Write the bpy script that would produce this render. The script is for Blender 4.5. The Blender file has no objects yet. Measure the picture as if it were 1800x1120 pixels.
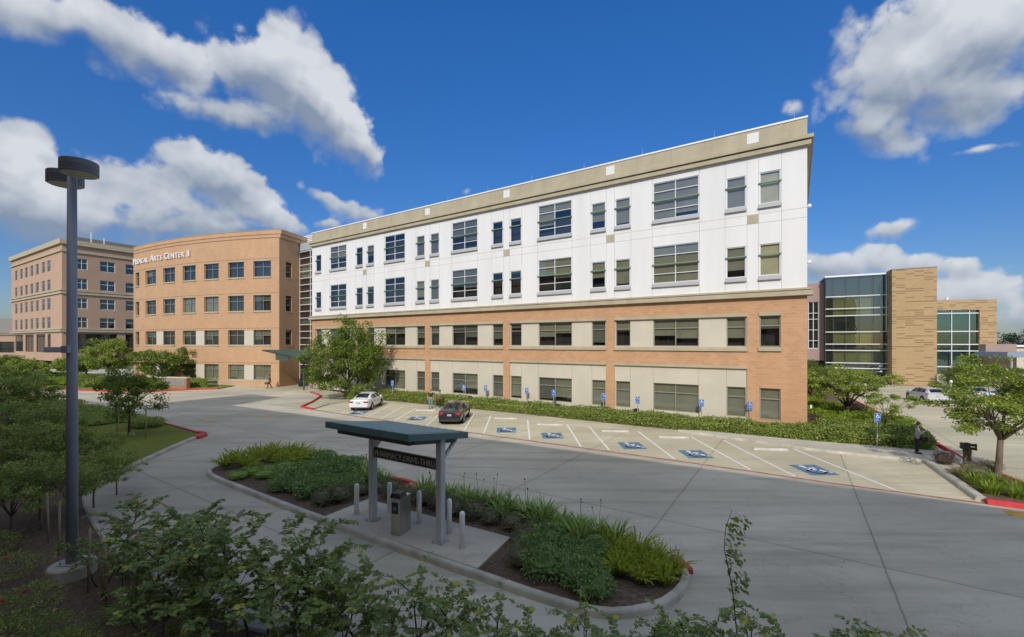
import bpy, bmesh, math, random
import numpy as np
from mathutils import Vector, Matrix

random.seed(7)
rng = np.random.default_rng(7)
S = bpy.context.scene
C = S.collection
R = math.radians
F_PX, CAM_H, HORIZON = 765.0, 6.0, 603.0          # lens in photo pixels, eye height in metres, horizon row

# ------------------------------------------------------------------ camera, light, sky
cam_d = bpy.data.cameras.new('camera')
cam_d.lens = F_PX / 1800 * 36
cam_d.sensor_width = 36
cam_d.shift_y = 43 / 1800
cam_d.clip_start = 0.05
cam_d.clip_end = 6000
cam = bpy.data.objects.new('camera', cam_d)
cam.location = (0, 0, CAM_H)
cam.rotation_euler = (R(90), 0, 0)
C.objects.link(cam)
S.camera = cam

SUN_EL = R(35)
LX, LY = 0.17, 0.985                                # horizontal travel direction of the sunlight
sun_d = bpy.data.lights.new('sun', 'SUN')
sun_d.energy = 3.1
sun_d.angle = R(0.5)
sun_d.color = (1.0, 0.93, 0.82)
sun = bpy.data.objects.new('sun', sun_d)
sun.rotation_euler = Vector((LX * math.cos(SUN_EL), LY * math.cos(SUN_EL), -math.sin(SUN_EL))).to_track_quat('-Z', 'Y').to_euler()
sun.location = (0, -40, 60)
C.objects.link(sun)
S.view_settings.view_transform = 'Standard'
S.view_settings.look = 'None'
S.view_settings.exposure = 0.0
S.view_settings.gamma = 1.0
S.view_settings.use_curve_mapping = False


def at(u, v, z=0.0):
    """point of the photo (u, v) that lies at height z"""
    y = (CAM_H - z) * F_PX / (v - HORIZON)
    return ((u - 900) / F_PX * y, y)


def build_world():
    w = bpy.data.worlds.new('World')
    S.world = w
    w.use_nodes = True
    nt = w.node_tree
    N, Lk = nt.nodes, nt.links
    N.clear()
    out = N.new('ShaderNodeOutputWorld')
    bg = N.new('ShaderNodeBackground')
    Lk.new(bg.outputs[0], out.inputs[0])
    sky = N.new('ShaderNodeTexSky')
    sky.sky_type = 'NISHITA'
    sky.sun_disc = False
    sky.sun_elevation = SUN_EL
    sky.sun_rotation = math.atan2(-LX, -LY) % (2 * math.pi)
    sky.air_density = 1.0
    sky.dust_density = 0.6
    sky.ozone_density = 2.2
    hs = N.new('ShaderNodeHueSaturation')
    hs.inputs['Saturation'].default_value = 1.35
    hs.inputs['Value'].default_value = 1.07
    Lk.new(sky.outputs[0], hs.inputs['Color'])
    tc = N.new('ShaderNodeTexCoord')
    sep = N.new('ShaderNodeSeparateXYZ')
    Lk.new(tc.outputs['Generated'], sep.inputs[0])

    def math_(op, a, b=None, c=None):
        n = N.new('ShaderNodeMath')
        n.operation = op
        for i, q in enumerate((a, b, c)):
            if q is None:
                continue
            if isinstance(q, (int, float)):
                n.inputs[i].default_value = q
            else:
                Lk.new(q, n.inputs[i])
        return n.outputs[0]
    az = math_('ARCTAN2', sep.outputs[0], sep.outputs[1])
    el = math_('ARCSINE', sep.outputs[2])
    comb = N.new('ShaderNodeCombineXYZ')
    Lk.new(az, comb.inputs[0])
    Lk.new(el, comb.inputs[1])

    def noise(vec, scale, detail, rough, off=(0, 0, 0), st=(1, 1, 1), dist=0.0):
        m = N.new('ShaderNodeMapping')
        m.inputs['Location'].default_value = off
        m.inputs['Scale'].default_value = st
        Lk.new(vec, m.inputs[0])
        n = N.new('ShaderNodeTexNoise')
        n.inputs['Scale'].default_value = scale
        n.inputs['Detail'].default_value = detail
        n.inputs['Roughness'].default_value = rough
        n.inputs['Distortion'].default_value = dist
        Lk.new(m.outputs[0], n.inputs['Vector'])
        return n.outputs['Fac']
    def billow(off):
        t = None
        for sc_, w_ in ((7.0, .55), (15.0, .30), (33.0, .17)):
            q = math_('MULTIPLY', math_('ABSOLUTE', math_('SUBTRACT', noise(tc.outputs['Generated'], sc_, 1.5, .5, off=off), .5)), 4.0 * w_)
            t = q if t is None else math_('ADD', t, q)
        return t
    pf = billow((0, 0, 0))
    pf_up = billow((0.004, 0.010, -0.014))
    fb = noise(tc.outputs['Generated'], 9.0, 7, 0.6)
    big = noise(tc.outputs['Generated'], 3.4, 3, 0.5, off=(2.1, 0.4, 1.0))
    # cloud masses: azimuth, elevation, radii (degrees), tilt, weight
    clouds = [
        (-47.7, 26.8, 5.9, 2.1, 7, 1.05), (-42.0, 27.3, 5.4, 2.7, -5, 1.05), (-37.2, 26.8, 4.4, 2.2, -10, 1.0), (-31.0, 28.3, 4.9, 2.9, 21, 1.1), (-27.3, 27.8, 6.8, 4.5, -8, 1.15), (-23.6, 26.0, 5.8, 4.1, -31, 1.1),
        (-20.8, 24.0, 5.2, 3.4, -35, 1.0), (-31.8, 23.8, 7.1, 1.9, 2, 0.9), (-18.1, 22.2, 2.8, 2.5, -44, 0.8), (-48.8, 15.1, 2.8, 3.3, -13, 1.05), (-49.6, 12.1, 4.6, 4.5, 13, 1.1), (-45.6, 11.3, 6.6, 4.0, 10, 1.1),
        (-40.4, 14.9, 6.0, 2.6, -4, 1.05), (-35.1, 17.7, 4.2, 3.2, -6, 1.15), (-31.8, 16.0, 5.2, 3.1, -26, 1.05), (-38.1, 12.1, 11.8, 2.9, 8, 1.0), (-28.5, 13.9, 4.4, 2.2, -27, 0.9), (-46.5, 16.2, 2.4, 0.8, -34, 0.55),
        (-23.6, 17.0, 3.7, 1.3, -19, 0.6), (-18.8, 15.6, 5.4, 1.6, -11, 0.62), (-6.0, 19.0, 2.1, 0.7, 10, 0.45), (-31.5, 12.6, 2.5, 0.8, 7, 0.6), (-23.2, 14.0, 1.9, 0.9, 6, 0.7), (44.4, 25.8, 6.6, 5.2, -22, 1.15),
        (41.0, 23.4, 5.0, 4.4, -19, 1.1), (39.5, 20.5, 4.4, 2.1, -31, 1.0), (48.0, 26.2, 3.5, 4.6, -25, 1.05), (46.3, 20.7, 3.2, 2.4, -8, 1.0), (35.2, 22.5, 2.0, 1.2, -14, 0.42), (32.9, 24.4, 0.8, 0.7, -14, 0.3),
        (41.0, 11.1, 2.0, 1.2, 1, 0.8), (47.0, 16.8, 1.8, 0.4, -4, 0.45), (36.2, 7.9, 4.0, 1.5, -6, 0.85), (40.1, 8.4, 2.3, 1.6, -7, 0.9), (42.7, 7.3, 2.7, 1.6, -7, 0.9), (45.7, 6.9, 1.8, 1.1, -7, 0.85),
        (47.0, 4.5, 4.2, 2.4, -5, 0.85), (49.3, 2.1, 2.4, 2.9, -2, 0.75),
        # unseen clouds beside and behind, added to brighten the shade and show in glass
        (150, 50, 46, 20, 12, 1.3), (-140, 46, 44, 20, -10, 1.3), (100, 44, 34, 17, 6, 1.25), (-95, 44, 32, 17, 4, 1.25), (178, 20, 36, 7, 0, 1.0), (120, 72, 70, 14, 0, 1.3), (-110, 74, 70, 14, 0, 1.3), (60, 68, 34, 10, 0, 1.1), (170, 78, 100, 12, 0, 1.3),
    ]
    field = None
    vert = None
    for a, e, ra, re, rot, wt in clouds:
        m = N.new('ShaderNodeMapping')
        m.vector_type = 'TEXTURE'
        m.inputs['Location'].default_value = (R(a), R(e), 0)
        m.inputs['Rotation'].default_value = (0, 0, R(rot))
        m.inputs['Scale'].default_value = (R(ra) * 1.25, R(re) * 1.25, 1)
        Lk.new(comb.outputs[0], m.inputs[0])
        ln = N.new('ShaderNodeVectorMath')
        ln.operation = 'LENGTH'
        Lk.new(m.outputs[0], ln.inputs[0])
        f = math_('MULTIPLY_ADD', ln.outputs['Value'], -wt, wt)
        sp = N.new('ShaderNodeSeparateXYZ')
        Lk.new(m.outputs[0], sp.inputs[0])
        fv = math_('MULTIPLY', math_('MAXIMUM', f, 0.0), sp.outputs[1])
        field = f if field is None else math_('SMOOTH_MAX', field, f, 0.12)
        vert = fv if vert is None else math_('ADD', vert, fv)
    field = math_('MAXIMUM', field, -0.5)
    # density from mass, billows and turbulence; soft below, crisp on top
    nz = math_('MULTIPLY_ADD', fb, 1.5, -0.75)
    nb = math_('MULTIPLY_ADD', pf, 0.7, -0.26)
    dens = math_('ADD', math_('ADD', field, nz), nb)
    soft = math_('MINIMUM', math_('MAXIMUM', math_('MULTIPLY_ADD', vert, -1.2, 0.42), 0.25), 0.85)
    mr = N.new('ShaderNodeMapRange')
    mr.interpolation_type = 'SMOOTHSTEP'
    mr.inputs['From Min'].default_value = 0.03
    Lk.new(math_('ADD', soft, 0.03), mr.inputs['From Max'])
    Lk.new(dens, mr.inputs['Value'])
    # relief: lit tops, grey bases
    rel = math_('SUBTRACT', pf, pf_up)
    lum = math_('MULTIPLY_ADD', rel, 0.55, 0.52)
    lum = math_('ADD', lum, math_('MULTIPLY', vert, 1.1))
    lum = math_('ADD', lum, math_('MULTIPLY_ADD', big, 0.8, -0.4))
    lum = math_('ADD', lum, math_('MULTIPLY_ADD', fb, 0.5, -0.25))
    ramp = N.new('ShaderNodeValToRGB')
    ramp.color_ramp.elements[0].position = 0.15
    ramp.color_ramp.elements[0].color = (0.25, 0.31, 0.41, 1)
    ramp.color_ramp.elements[1].position = 0.95
    ramp.color_ramp.elements[1].color = (0.70, 0.73, 0.77, 1)
    Lk.new(lum, ramp.inputs[0])
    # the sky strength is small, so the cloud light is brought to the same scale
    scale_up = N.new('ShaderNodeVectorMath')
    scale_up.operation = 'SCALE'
    # clouds towards the sun scatter forward; boost added to lift light in the shade
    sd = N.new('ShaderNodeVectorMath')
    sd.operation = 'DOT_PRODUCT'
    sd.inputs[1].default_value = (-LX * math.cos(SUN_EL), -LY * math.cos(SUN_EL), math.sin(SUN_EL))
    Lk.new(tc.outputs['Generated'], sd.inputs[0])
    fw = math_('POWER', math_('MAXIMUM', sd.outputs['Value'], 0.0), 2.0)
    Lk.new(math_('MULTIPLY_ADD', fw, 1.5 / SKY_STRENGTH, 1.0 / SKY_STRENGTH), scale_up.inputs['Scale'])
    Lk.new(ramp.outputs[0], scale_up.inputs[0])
    mix = N.new('ShaderNodeMix')
    mix.data_type = 'RGBA'
    Lk.new(math_('MULTIPLY', mr.outputs[0], 0.96), mix.inputs[0])
    tint = N.new('ShaderNodeMix')
    tint.data_type = 'RGBA'
    tint.blend_type = 'MULTIPLY'
    tint.inputs[0].default_value = 1.0
    tint.inputs[7].default_value = (0.95, 1.06, 1.36, 1)
    Lk.new(hs.outputs[0], tint.inputs[6])
    # air near the horizon is less luminous than the model's
    dim = N.new('ShaderNodeMapRange')
    dim.inputs['From Min'].default_value = 0.0
    dim.inputs['From Max'].default_value = 0.62
    dim.inputs['To Min'].default_value = 0.55
    dim.inputs['To Max'].default_value = 1.06
    Lk.new(el, dim.inputs['Value'])
    sc2 = N.new('ShaderNodeVectorMath')
    sc2.operation = 'SCALE'
    Lk.new(tint.outputs[2], sc2.inputs[0])
    Lk.new(dim.outputs[0], sc2.inputs['Scale'])
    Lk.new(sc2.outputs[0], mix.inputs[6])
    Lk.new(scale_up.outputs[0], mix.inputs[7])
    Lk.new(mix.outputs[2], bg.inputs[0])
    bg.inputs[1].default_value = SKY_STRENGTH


SKY_STRENGTH = 0.10
build_world()


# ------------------------------------------------------------------ mesh helpers
class MB:
    def __init__(s):
        s.v, s.f, s.m = [], [], []

    def face(s, pts, mi=0):
        i = len(s.v)
        s.v += [tuple(p) for p in pts]
        s.f.append(list(range(i, i + len(pts))))
        s.m.append(mi)

    def raw(s, vs, fs, mi=0):
        i = len(s.v)
        s.v += [tuple(p) for p in vs]
        for f in fs:
            s.f.append([i + k for k in f])
            s.m.append(mi)

    def box(s, x0, y0, z0, x1, y1, z1, mi=0, skip=''):
        x0, x1 = min(x0, x1), max(x0, x1)
        y0, y1 = min(y0, y1), max(y0, y1)
        z0, z1 = min(z0, z1), max(z0, z1)
        v = [(x0, y0, z0), (x1, y0, z0), (x1, y1, z0), (x0, y1, z0), (x0, y0, z1), (x1, y0, z1), (x1, y1, z1), (x0, y1, z1)]
        f = {'b': (3, 2, 1, 0), 't': (4, 5, 6, 7), 'f': (0, 1, 5, 4), 'r': (1, 2, 6, 5), 'k': (2, 3, 7, 6), 'l': (3, 0, 4, 7)}
        s.raw(v, [q for k, q in f.items() if k not in skip], mi)

    def bbox(s, x0, y0, z0, x1, y1, z1, b=0.02, mi=0):
        bm = bmesh.new()
        bmesh.ops.create_cube(bm, size=1)
        for v in bm.verts:
            v.co = Vector(((x0 + x1) / 2 + v.co.x * (x1 - x0), (y0 + y1) / 2 + v.co.y * (y1 - y0), (z0 + z1) / 2 + v.co.z * (z1 - z0)))
        bmesh.ops.bevel(bm, geom=bm.edges[:], offset=b, segments=2, profile=0.5, affect='EDGES')
        bm.verts.index_update()
        s.raw([v.co[:] for v in bm.verts], [[v.index for v in f.verts] for f in bm.faces], mi)
        bm.free()

    def prism(s, poly, z0, z1, mi=0, mi_side=None, bottom=False):
        n = len(poly)
        a = sum(poly[i][0] * poly[(i + 1) % n][1] - poly[(i + 1) % n][0] * poly[i][1] for i in range(n))
        if a < 0:
            poly = poly[::-1]
        s.raw([(p[0], p[1], z1) for p in poly], [list(range(n))], mi)
        if z0 is not None:
            ms = mi if mi_side is None else mi_side
            for i in range(n):
                p, q = poly[i], poly[(i + 1) % n]
                s.face([(p[0], p[1], z0), (q[0], q[1], z0), (q[0], q[1], z1), (p[0], p[1], z1)], ms)
            if bottom:
                s.raw([(p[0], p[1], z0) for p in poly[::-1]], [list(range(n))], mi)

    def tube(s, pts, rad, n=8, mi=0, caps=True):
        pts = [Vector(p) for p in pts]
        if isinstance(rad, (int, float)):
            rad = [rad] * len(pts)
        base = len(s.v)
        ref = None
        for i, p in enumerate(pts):
            d = (pts[min(i + 1, len(pts) - 1)] - pts[max(i - 1, 0)])
            d = d.normalized() if d.length > 1e-9 else Vector((0, 0, 1))
            if ref is None:
                ref = d.orthogonal().normalized()
            a = (ref - d * ref.dot(d))
            a = a.normalized() if a.length > 1e-6 else d.orthogonal().normalized()
            ref = a
            b = d.cross(a)
            for k in range(n):
                t = 2 * math.pi * k / n
                s.v.append(tuple(p + (a * math.cos(t) + b * math.sin(t)) * rad[i]))
        for i in range(len(pts) - 1):
            for k in range(n):
                s.f.append([base + i * n + k, base + i * n + (k + 1) % n, base + (i + 1) * n + (k + 1) % n, base + (i + 1) * n + k])
                s.m.append(mi)
        if caps:
            s.f.append([base + k for k in range(n)][::-1])
            s.m.append(mi)
            s.f.append([base + (len(pts) - 1) * n + k for k in range(n)])
            s.m.append(mi)

    def lathe(s, prof, n=24, c=(0, 0, 0), mi=0, axis='z'):
        base = len(s.v)
        for r, h in prof:
            for k in range(n):
                t = 2 * math.pi * k / n
                p = (r * math.cos(t), r * math.sin(t), h)
                if axis == 'x':
                    p = (p[2], p[0], p[1])
                elif axis == 'y':
                    p = (p[1], p[2], p[0])
                s.v.append((c[0] + p[0], c[1] + p[1], c[2] + p[2]))
        for i in range(len(prof) - 1):
            for k in range(n):
                s.f.append([base + i * n + k, base + i * n + (k + 1) % n, base + (i + 1) * n + (k + 1) % n, base + (i + 1) * n + k])
                s.m.append(mi)
        if prof[0][0] > 1e-4:
            s.f.append([base + k for k in range(n)][::-1]); s.m.append(mi)
        if prof[-1][0] > 1e-4:
            s.f.append([base + (len(prof) - 1) * n + k for k in range(n)]); s.m.append(mi)

    def ball(s, c, r, n=12, mi=0, sq=(1, 1, 1)):
        base = len(s.v)
        m = n // 2
        for i in range(m + 1):
            p = math.pi * i / m
            for k in range(n):
                t = 2 * math.pi * k / n
                s.v.append((c[0] + r * sq[0] * math.sin(p) * math.cos(t), c[1] + r * sq[1] * math.sin(p) * math.sin(t), c[2] - r * sq[2] * math.cos(p)))
        for i in range(m):
            for k in range(n):
                s.f.append([base + i * n + k, base + i * n + (k + 1) % n, base + (i + 1) * n + (k + 1) % n, base + (i + 1) * n + k])
                s.m.append(mi)

    def wall(s, x0, x1, z0, z1, holes=(), y=0.0, depth=0.2, mi=0, step=None, mi_rev=None):
        xs = {x0, x1}
        zs = {z0, z1}
        for a, b, c_, d in holes:
            xs |= {a, b}
            zs |= {c_, d}
        xs = sorted(x for x in xs if x0 - 1e-6 <= x <= x1 + 1e-6)
        zs = sorted(z for z in zs if z0 - 1e-6 <= z <= z1 + 1e-6)
        if step:
            ex = []
            for p, q in zip(xs, xs[1:]):
                k = max(1, int(math.ceil((q - p) / step)))
                ex += [p + (q - p) * j / k for j in range(k)]
            xs = ex + [xs[-1]]
        for a, b in zip(xs, xs[1:]):
            for c_, d in zip(zs, zs[1:]):
                mx, mz = (a + b) / 2, (c_ + d) / 2
                if any(h[0] < mx < h[1] and h[2] < mz < h[3] for h in holes):
                    continue
                s.face([(a, y, c_), (b, y, c_), (b, y, d), (a, y, d)], mi)
        mr = mi if mi_rev is None else mi_rev
        for a, b, c_, d in holes:
            s.face([(a, y, c_), (a, y + depth, c_), (a, y + depth, d), (a, y, d)][::-1], mr)
            s.face([(b, y, c_), (b, y + depth, c_), (b, y + depth, d), (b, y, d)], mr)
            s.face([(a, y, c_), (b, y, c_), (b, y + depth, c_), (a, y + depth, c_)][::-1], mr)
            s.face([(a, y, d), (b, y, d), (b, y + depth, d), (a, y + depth, d)], mr)

    def mesh(s, name, mats, smooth=False, fn=None):
        me = bpy.data.meshes.new(name)
        v = [fn(p) for p in s.v] if fn else s.v
        me.from_pydata(v, [], s.f)
        if not isinstance(mats, (list, tuple)):
            mats = [mats]
        for m in mats:
            me.materials.append(m)
        me.polygons.foreach_set('material_index', s.m)
        if smooth:
            me.polygons.foreach_set('use_smooth', [True] * len(s.f))
        me.update()
        return me

    def build(s, name, mats, parent=None, smooth=False, fn=None, loc=None, rz=0.0):
        return link(name, s.mesh(name, mats, smooth, fn), parent, loc, rz)


def link(name, me, parent=None, loc=None, rz=0.0, scale=None):
    o = bpy.data.objects.new(name, me)
    C.objects.link(o)
    if parent is not None:
        o.parent = parent
    if loc is not None:
        o.location = loc
    if rz:
        o.rotation_euler = (0, 0, rz)
    if scale is not None:
        o.scale = scale
    return o


def tag(o, label=None, cat=None, group=None, kind=None):
    if label:
        o['label'] = label
    if cat:
        o['category'] = cat
    if group:
        o['group'] = group
    if kind:
        o['kind'] = kind
    return o


def thing(name, label, cat, loc=(0, 0, 0), rz=0.0, group=None):
    o = bpy.data.objects.new(name, None)
    o.empty_display_size = 0.3
    C.objects.link(o)
    o.location = loc
    o.rotation_euler = (0, 0, rz)
    return tag(o, label, cat, group)


def dup(root, loc, rz, label=None, scale=None):
    r = root.copy()
    C.objects.link(r)
    r.location = loc
    r.rotation_euler = (0, 0, rz)
    if scale:
        r.scale = (scale, scale, scale)
    if label:
        r['label'] = label
    for ch in list(root.children):
        c = ch.copy()
        C.objects.link(c)
        c.parent = r
        for g in list(ch.children):
            d = g.copy()
            C.objects.link(d)
            d.parent = c
    return r


# ------------------------------------------------------------------ materials
def new_mat(name):
    m = bpy.data.materials.new(name)
    m.use_nodes = True
    nt = m.node_tree
    nt.nodes.clear()
    o = nt.nodes.new('ShaderNodeOutputMaterial')
    return m, nt, nt.nodes, nt.links, o


def NZ(nt, vec, scale, detail=4, rough=0.55, stretch=None, rot=0.0):
    if stretch or rot:
        mp = nt.nodes.new('ShaderNodeMapping')
        mp.inputs['Scale'].default_value = stretch or (1, 1, 1)
        mp.inputs['Rotation'].default_value = (0, 0, rot)
        nt.links.new(vec, mp.inputs[0])
        vec = mp.outputs[0]
    n = nt.nodes.new('ShaderNodeTexNoise')
    n.inputs['Scale'].default_value = scale
    n.inputs['Detail'].default_value = detail
    n.inputs['Roughness'].default_value = rough
    nt.links.new(vec, n.inputs['Vector'])
    return n.outputs['Fac']


def MTH(nt, op, a, b=None, c=None):
    n = nt.nodes.new('ShaderNodeMath')
    n.operation = op
    for i, q in enumerate((a, b, c)):
        if q is None:
            continue
        if isinstance(q, (int, float)):
            n.inputs[i].default_value = q
        else:
            nt.links.new(q, n.inputs[i])
    return n.outputs[0]


def MIX(nt, fac, a, b, blend='MIX'):
    n = nt.nodes.new('ShaderNodeMix')
    n.data_type = 'RGBA'
    n.blend_type = blend
    for i, q in ((0, fac), (6, a), (7, b)):
        if isinstance(q, (int, float)):
            n.inputs[i].default_value = q
        elif isinstance(q, (tuple, list)):
            n.inputs[i].default_value = (*q[:3], 1)
        else:
            nt.links.new(q, n.inputs[i])
    return n.outputs[2]


def RMP(nt, fac, lo, hi, c0=0.0, c1=1.0):
    n = nt.nodes.new('ShaderNodeMapRange')
    n.inputs['From Min'].default_value = lo
    n.inputs['From Max'].default_value = hi
    n.inputs['To Min'].default_value = c0
    n.inputs['To Max'].default_value = c1
    nt.links.new(fac, n.inputs['Value'])
    return n.outputs[0]


def PRIN(nt, out, col, rough=0.6, metal=0.0, bump=None, bump_s=0.2, dist=0.02, spec=0.4):
    b = nt.nodes.new('ShaderNodeBsdfPrincipled')
    if isinstance(col, (tuple, list)):
        b.inputs['Base Color'].default_value = (*col[:3], 1)
    else:
        nt.links.new(col, b.inputs['Base Color'])
    if isinstance(rough, (int, float)):
        b.inputs['Roughness'].default_value = rough
    else:
        nt.links.new(rough, b.inputs['Roughness'])
    b.inputs['Metallic'].default_value = metal
    b.inputs['Specular IOR Level'].default_value = spec
    if bump is not None:
        bp = nt.nodes.new('ShaderNodeBump')
        bp.inputs['Strength'].default_value = bump_s
        bp.inputs['Distance'].default_value = dist
        nt.links.new(bump, bp.inputs['Height'])
        nt.links.new(bp.outputs[0], b.inputs['Normal'])
    nt.links.new(b.outputs[0], out.inputs[0])
    return b


def OBJ(nt):
    return nt.nodes.new('ShaderNodeTexCoord').outputs['Object']


def M(name, col, rough=0.6, var=0.12, scale=2.0, bump=0.0, metal=0.0, spec=0.4, stretch=None, col2=None):
    m, nt, N, L, o = new_mat(name)
    v = OBJ(nt)
    n1 = NZ(nt, v, scale, 5, 0.6, stretch)
    a = tuple(min(1, c * (1 - var)) for c in col)
    b = tuple(min(1, c * (1 + var)) for c in (col2 or col))
    c = MIX(nt, RMP(nt, n1, 0.3, 0.7), a, b)
    n2 = NZ(nt, v, scale * 9, 3) if bump else None
    PRIN(nt, o, c, rough, metal, n2, bump, 0.02, spec)
    return m


def plain(name, col, rough=0.5, metal=0.0, spec=0.5, coat=0.0):
    m, nt, N, L, o = new_mat(name)
    b = PRIN(nt, o, col, rough, metal, spec=spec)
    b.inputs['Coat Weight'].default_value = coat
    b.inputs['Coat Roughness'].default_value = 0.04
    return m


def concrete(name, col, joints=True, streak=0.3):
    """broom finished slab: blotches, tyre streaks, sawn joints aligned with the main building"""
    m, nt, N, L, o = new_mat(name)
    v = OBJ(nt)
    rot = R(33.2)
    big = NZ(nt, v, 0.16, 6, 0.62)
    mid = NZ(nt, v, 0.9, 6, 0.65, (0.35, 1.6, 1), rot)
    st = NZ(nt, v, 0.55, 5, 0.6, (0.12, 1.9, 1), rot)
    fine = NZ(nt, v, 26, 3, 0.6)
    c = MIX(nt, RMP(nt, big, 0.34, 0.66), tuple(q * 0.78 for q in col), tuple(q * 1.14 for q in col))
    c = MIX(nt, RMP(nt, mid, 0.45, 0.75, 0, 0.55), c, tuple(q * 0.62 for q in col))
    c = MIX(nt, RMP(nt, st, 0.50, 0.70, 0, streak * 1.35), c, tuple(q * 0.36 for q in col))
    arc = NZ(nt, v, 0.34, 4, 0.5, (0.5, 3.0, 1), R(12))
    c = MIX(nt, RMP(nt, arc, 0.56, 0.66, 0, streak * 0.8), c, tuple(q * 0.42 for q in col))
    c = MIX(nt, RMP(nt, fine, 0.3, 0.7, 0, 0.2), c, tuple(q * 0.5 for q in col))
    patch = NZ(nt, v, 0.07, 3, 0.5, (1, 2.2, 1), rot)
    c = MIX(nt, RMP(nt, patch, 0.48, 0.62, 0, 0.4), c, tuple(q * 0.62 for q in col))
    crack = MTH(nt, 'ABSOLUTE', MTH(nt, 'SUBTRACT', NZ(nt, v, 0.22, 7, 0.6), 0.5))
    c = MIX(nt, RMP(nt, crack, 0.0, 0.0022, 0.45, 0), c, tuple(q * 0.2 for q in col))
    spots = NZ(nt, v, 1.7, 3, 0.5)
    c = MIX(nt, RMP(nt, spots, 0.70, 0.78, 0, 0.5), c, tuple(q * 0.34 for q in col))
    if joints:
        mp = N.new('ShaderNodeMapping')
        mp.inputs['Rotation'].default_value = (0, 0, rot)
        L.new(v, mp.inputs[0])
        sp = N.new('ShaderNodeSeparateXYZ')
        L.new(mp.outputs[0], sp.inputs[0])
        wob = MTH(nt, 'MULTIPLY_ADD', NZ(nt, v, 1.2, 3), 0.05, -0.025)
        jx = MTH(nt, 'ABSOLUTE', MTH(nt, 'SUBTRACT', MTH(nt, 'FLOORED_MODULO', MTH(nt, 'ADD', MTH(nt, 'ADD', sp.outputs[0], wob), 9.73 + 2.925), 5.85), 2.925))
        jy = MTH(nt, 'ABSOLUTE', MTH(nt, 'SUBTRACT', MTH(nt, 'FLOORED_MODULO', MTH(nt, 'ADD', MTH(nt, 'ADD', sp.outputs[1], wob), -22.9 + 3.85), 7.7), 3.85))
        jj = MTH(nt, 'MINIMUM', jx, jy)
        cell = N.new('ShaderNodeCombineXYZ')
        L.new(MTH(nt, 'FLOOR', MTH(nt, 'DIVIDE', MTH(nt, 'ADD', sp.outputs[0], 9.73), 5.85)), cell.inputs[0])
        L.new(MTH(nt, 'FLOOR', MTH(nt, 'DIVIDE', MTH(nt, 'ADD', sp.outputs[1], -22.9), 7.7)), cell.inputs[1])
        wn = N.new('ShaderNodeTexWhiteNoise')
        wn.noise_dimensions = '2D'
        L.new(cell.outputs[0], wn.inputs['Vector'])
        c = MIX(nt, MTH(nt, 'MULTIPLY', wn.outputs['Value'], 0.22), c, tuple(q * 0.55 for q in col))
        halo = RMP(nt, jj, 0.0, 0.25, 0.11, 0)
        c = MIX(nt, halo, c, tuple(q * 0.45 for q in col))
        line = MTH(nt, 'LESS_THAN', jj, 0.022)
        c = MIX(nt, MTH(nt, 'MULTIPLY', line, 0.42), c, (0.06, 0.024, 0.022))
    PRIN(nt, o, c, 0.82, 0, fine, 0.12, 0.01, 0.25)
    return m


def blockwork(name, col, bw=0.4, bh=0.2, mortar=0.010, light=1.18, var=0.12):
    m, nt, N, L, o = new_mat(name)
    v = OBJ(nt)
    sp = N.new('ShaderNodeSeparateXYZ')
    L.new(v, sp.inputs[0])
    cb = N.new('ShaderNodeCombineXYZ')
    L.new(MTH(nt, 'ADD', sp.outputs[0], sp.outputs[1]), cb.inputs[0])
    L.new(sp.outputs[2], cb.inputs[1])
    br = N.new('ShaderNodeTexBrick')
    br.inputs['Color1'].default_value = (*[q * (1 - var) for q in col], 1)
    br.inputs['Color2'].default_value = (*[q * (1 + var) for q in col], 1)
    br.inputs['Mortar'].default_value = (*[min(1, q * light) for q in col], 1)
    br.inputs['Scale'].default_value = 1
    br.inputs['Mortar Size'].default_value = mortar
    br.inputs['Brick Width'].default_value = bw
    br.inputs['Row Height'].default_value = bh
    L.new(cb.outputs[0], br.inputs['Vector'])
    n1 = NZ(nt, v, 0.35, 5, 0.6)
    c = MIX(nt, RMP(nt, n1, 0.35, 0.68, 0, 0.35), br.outputs['Color'], tuple(q * 0.78 for q in col))
    n2 = NZ(nt, v, 1.1, 4, 0.6, (1, 1, 0.16))
    c = MIX(nt, RMP(nt, n2, 0.5, 0.75, 0, 0.28), c, tuple(min(1, q * 1.25) for q in col))
    PRIN(nt, o, c, 0.85, 0, NZ(nt, v, 40, 2), 0.15, 0.01, 0.2)
    return m


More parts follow.
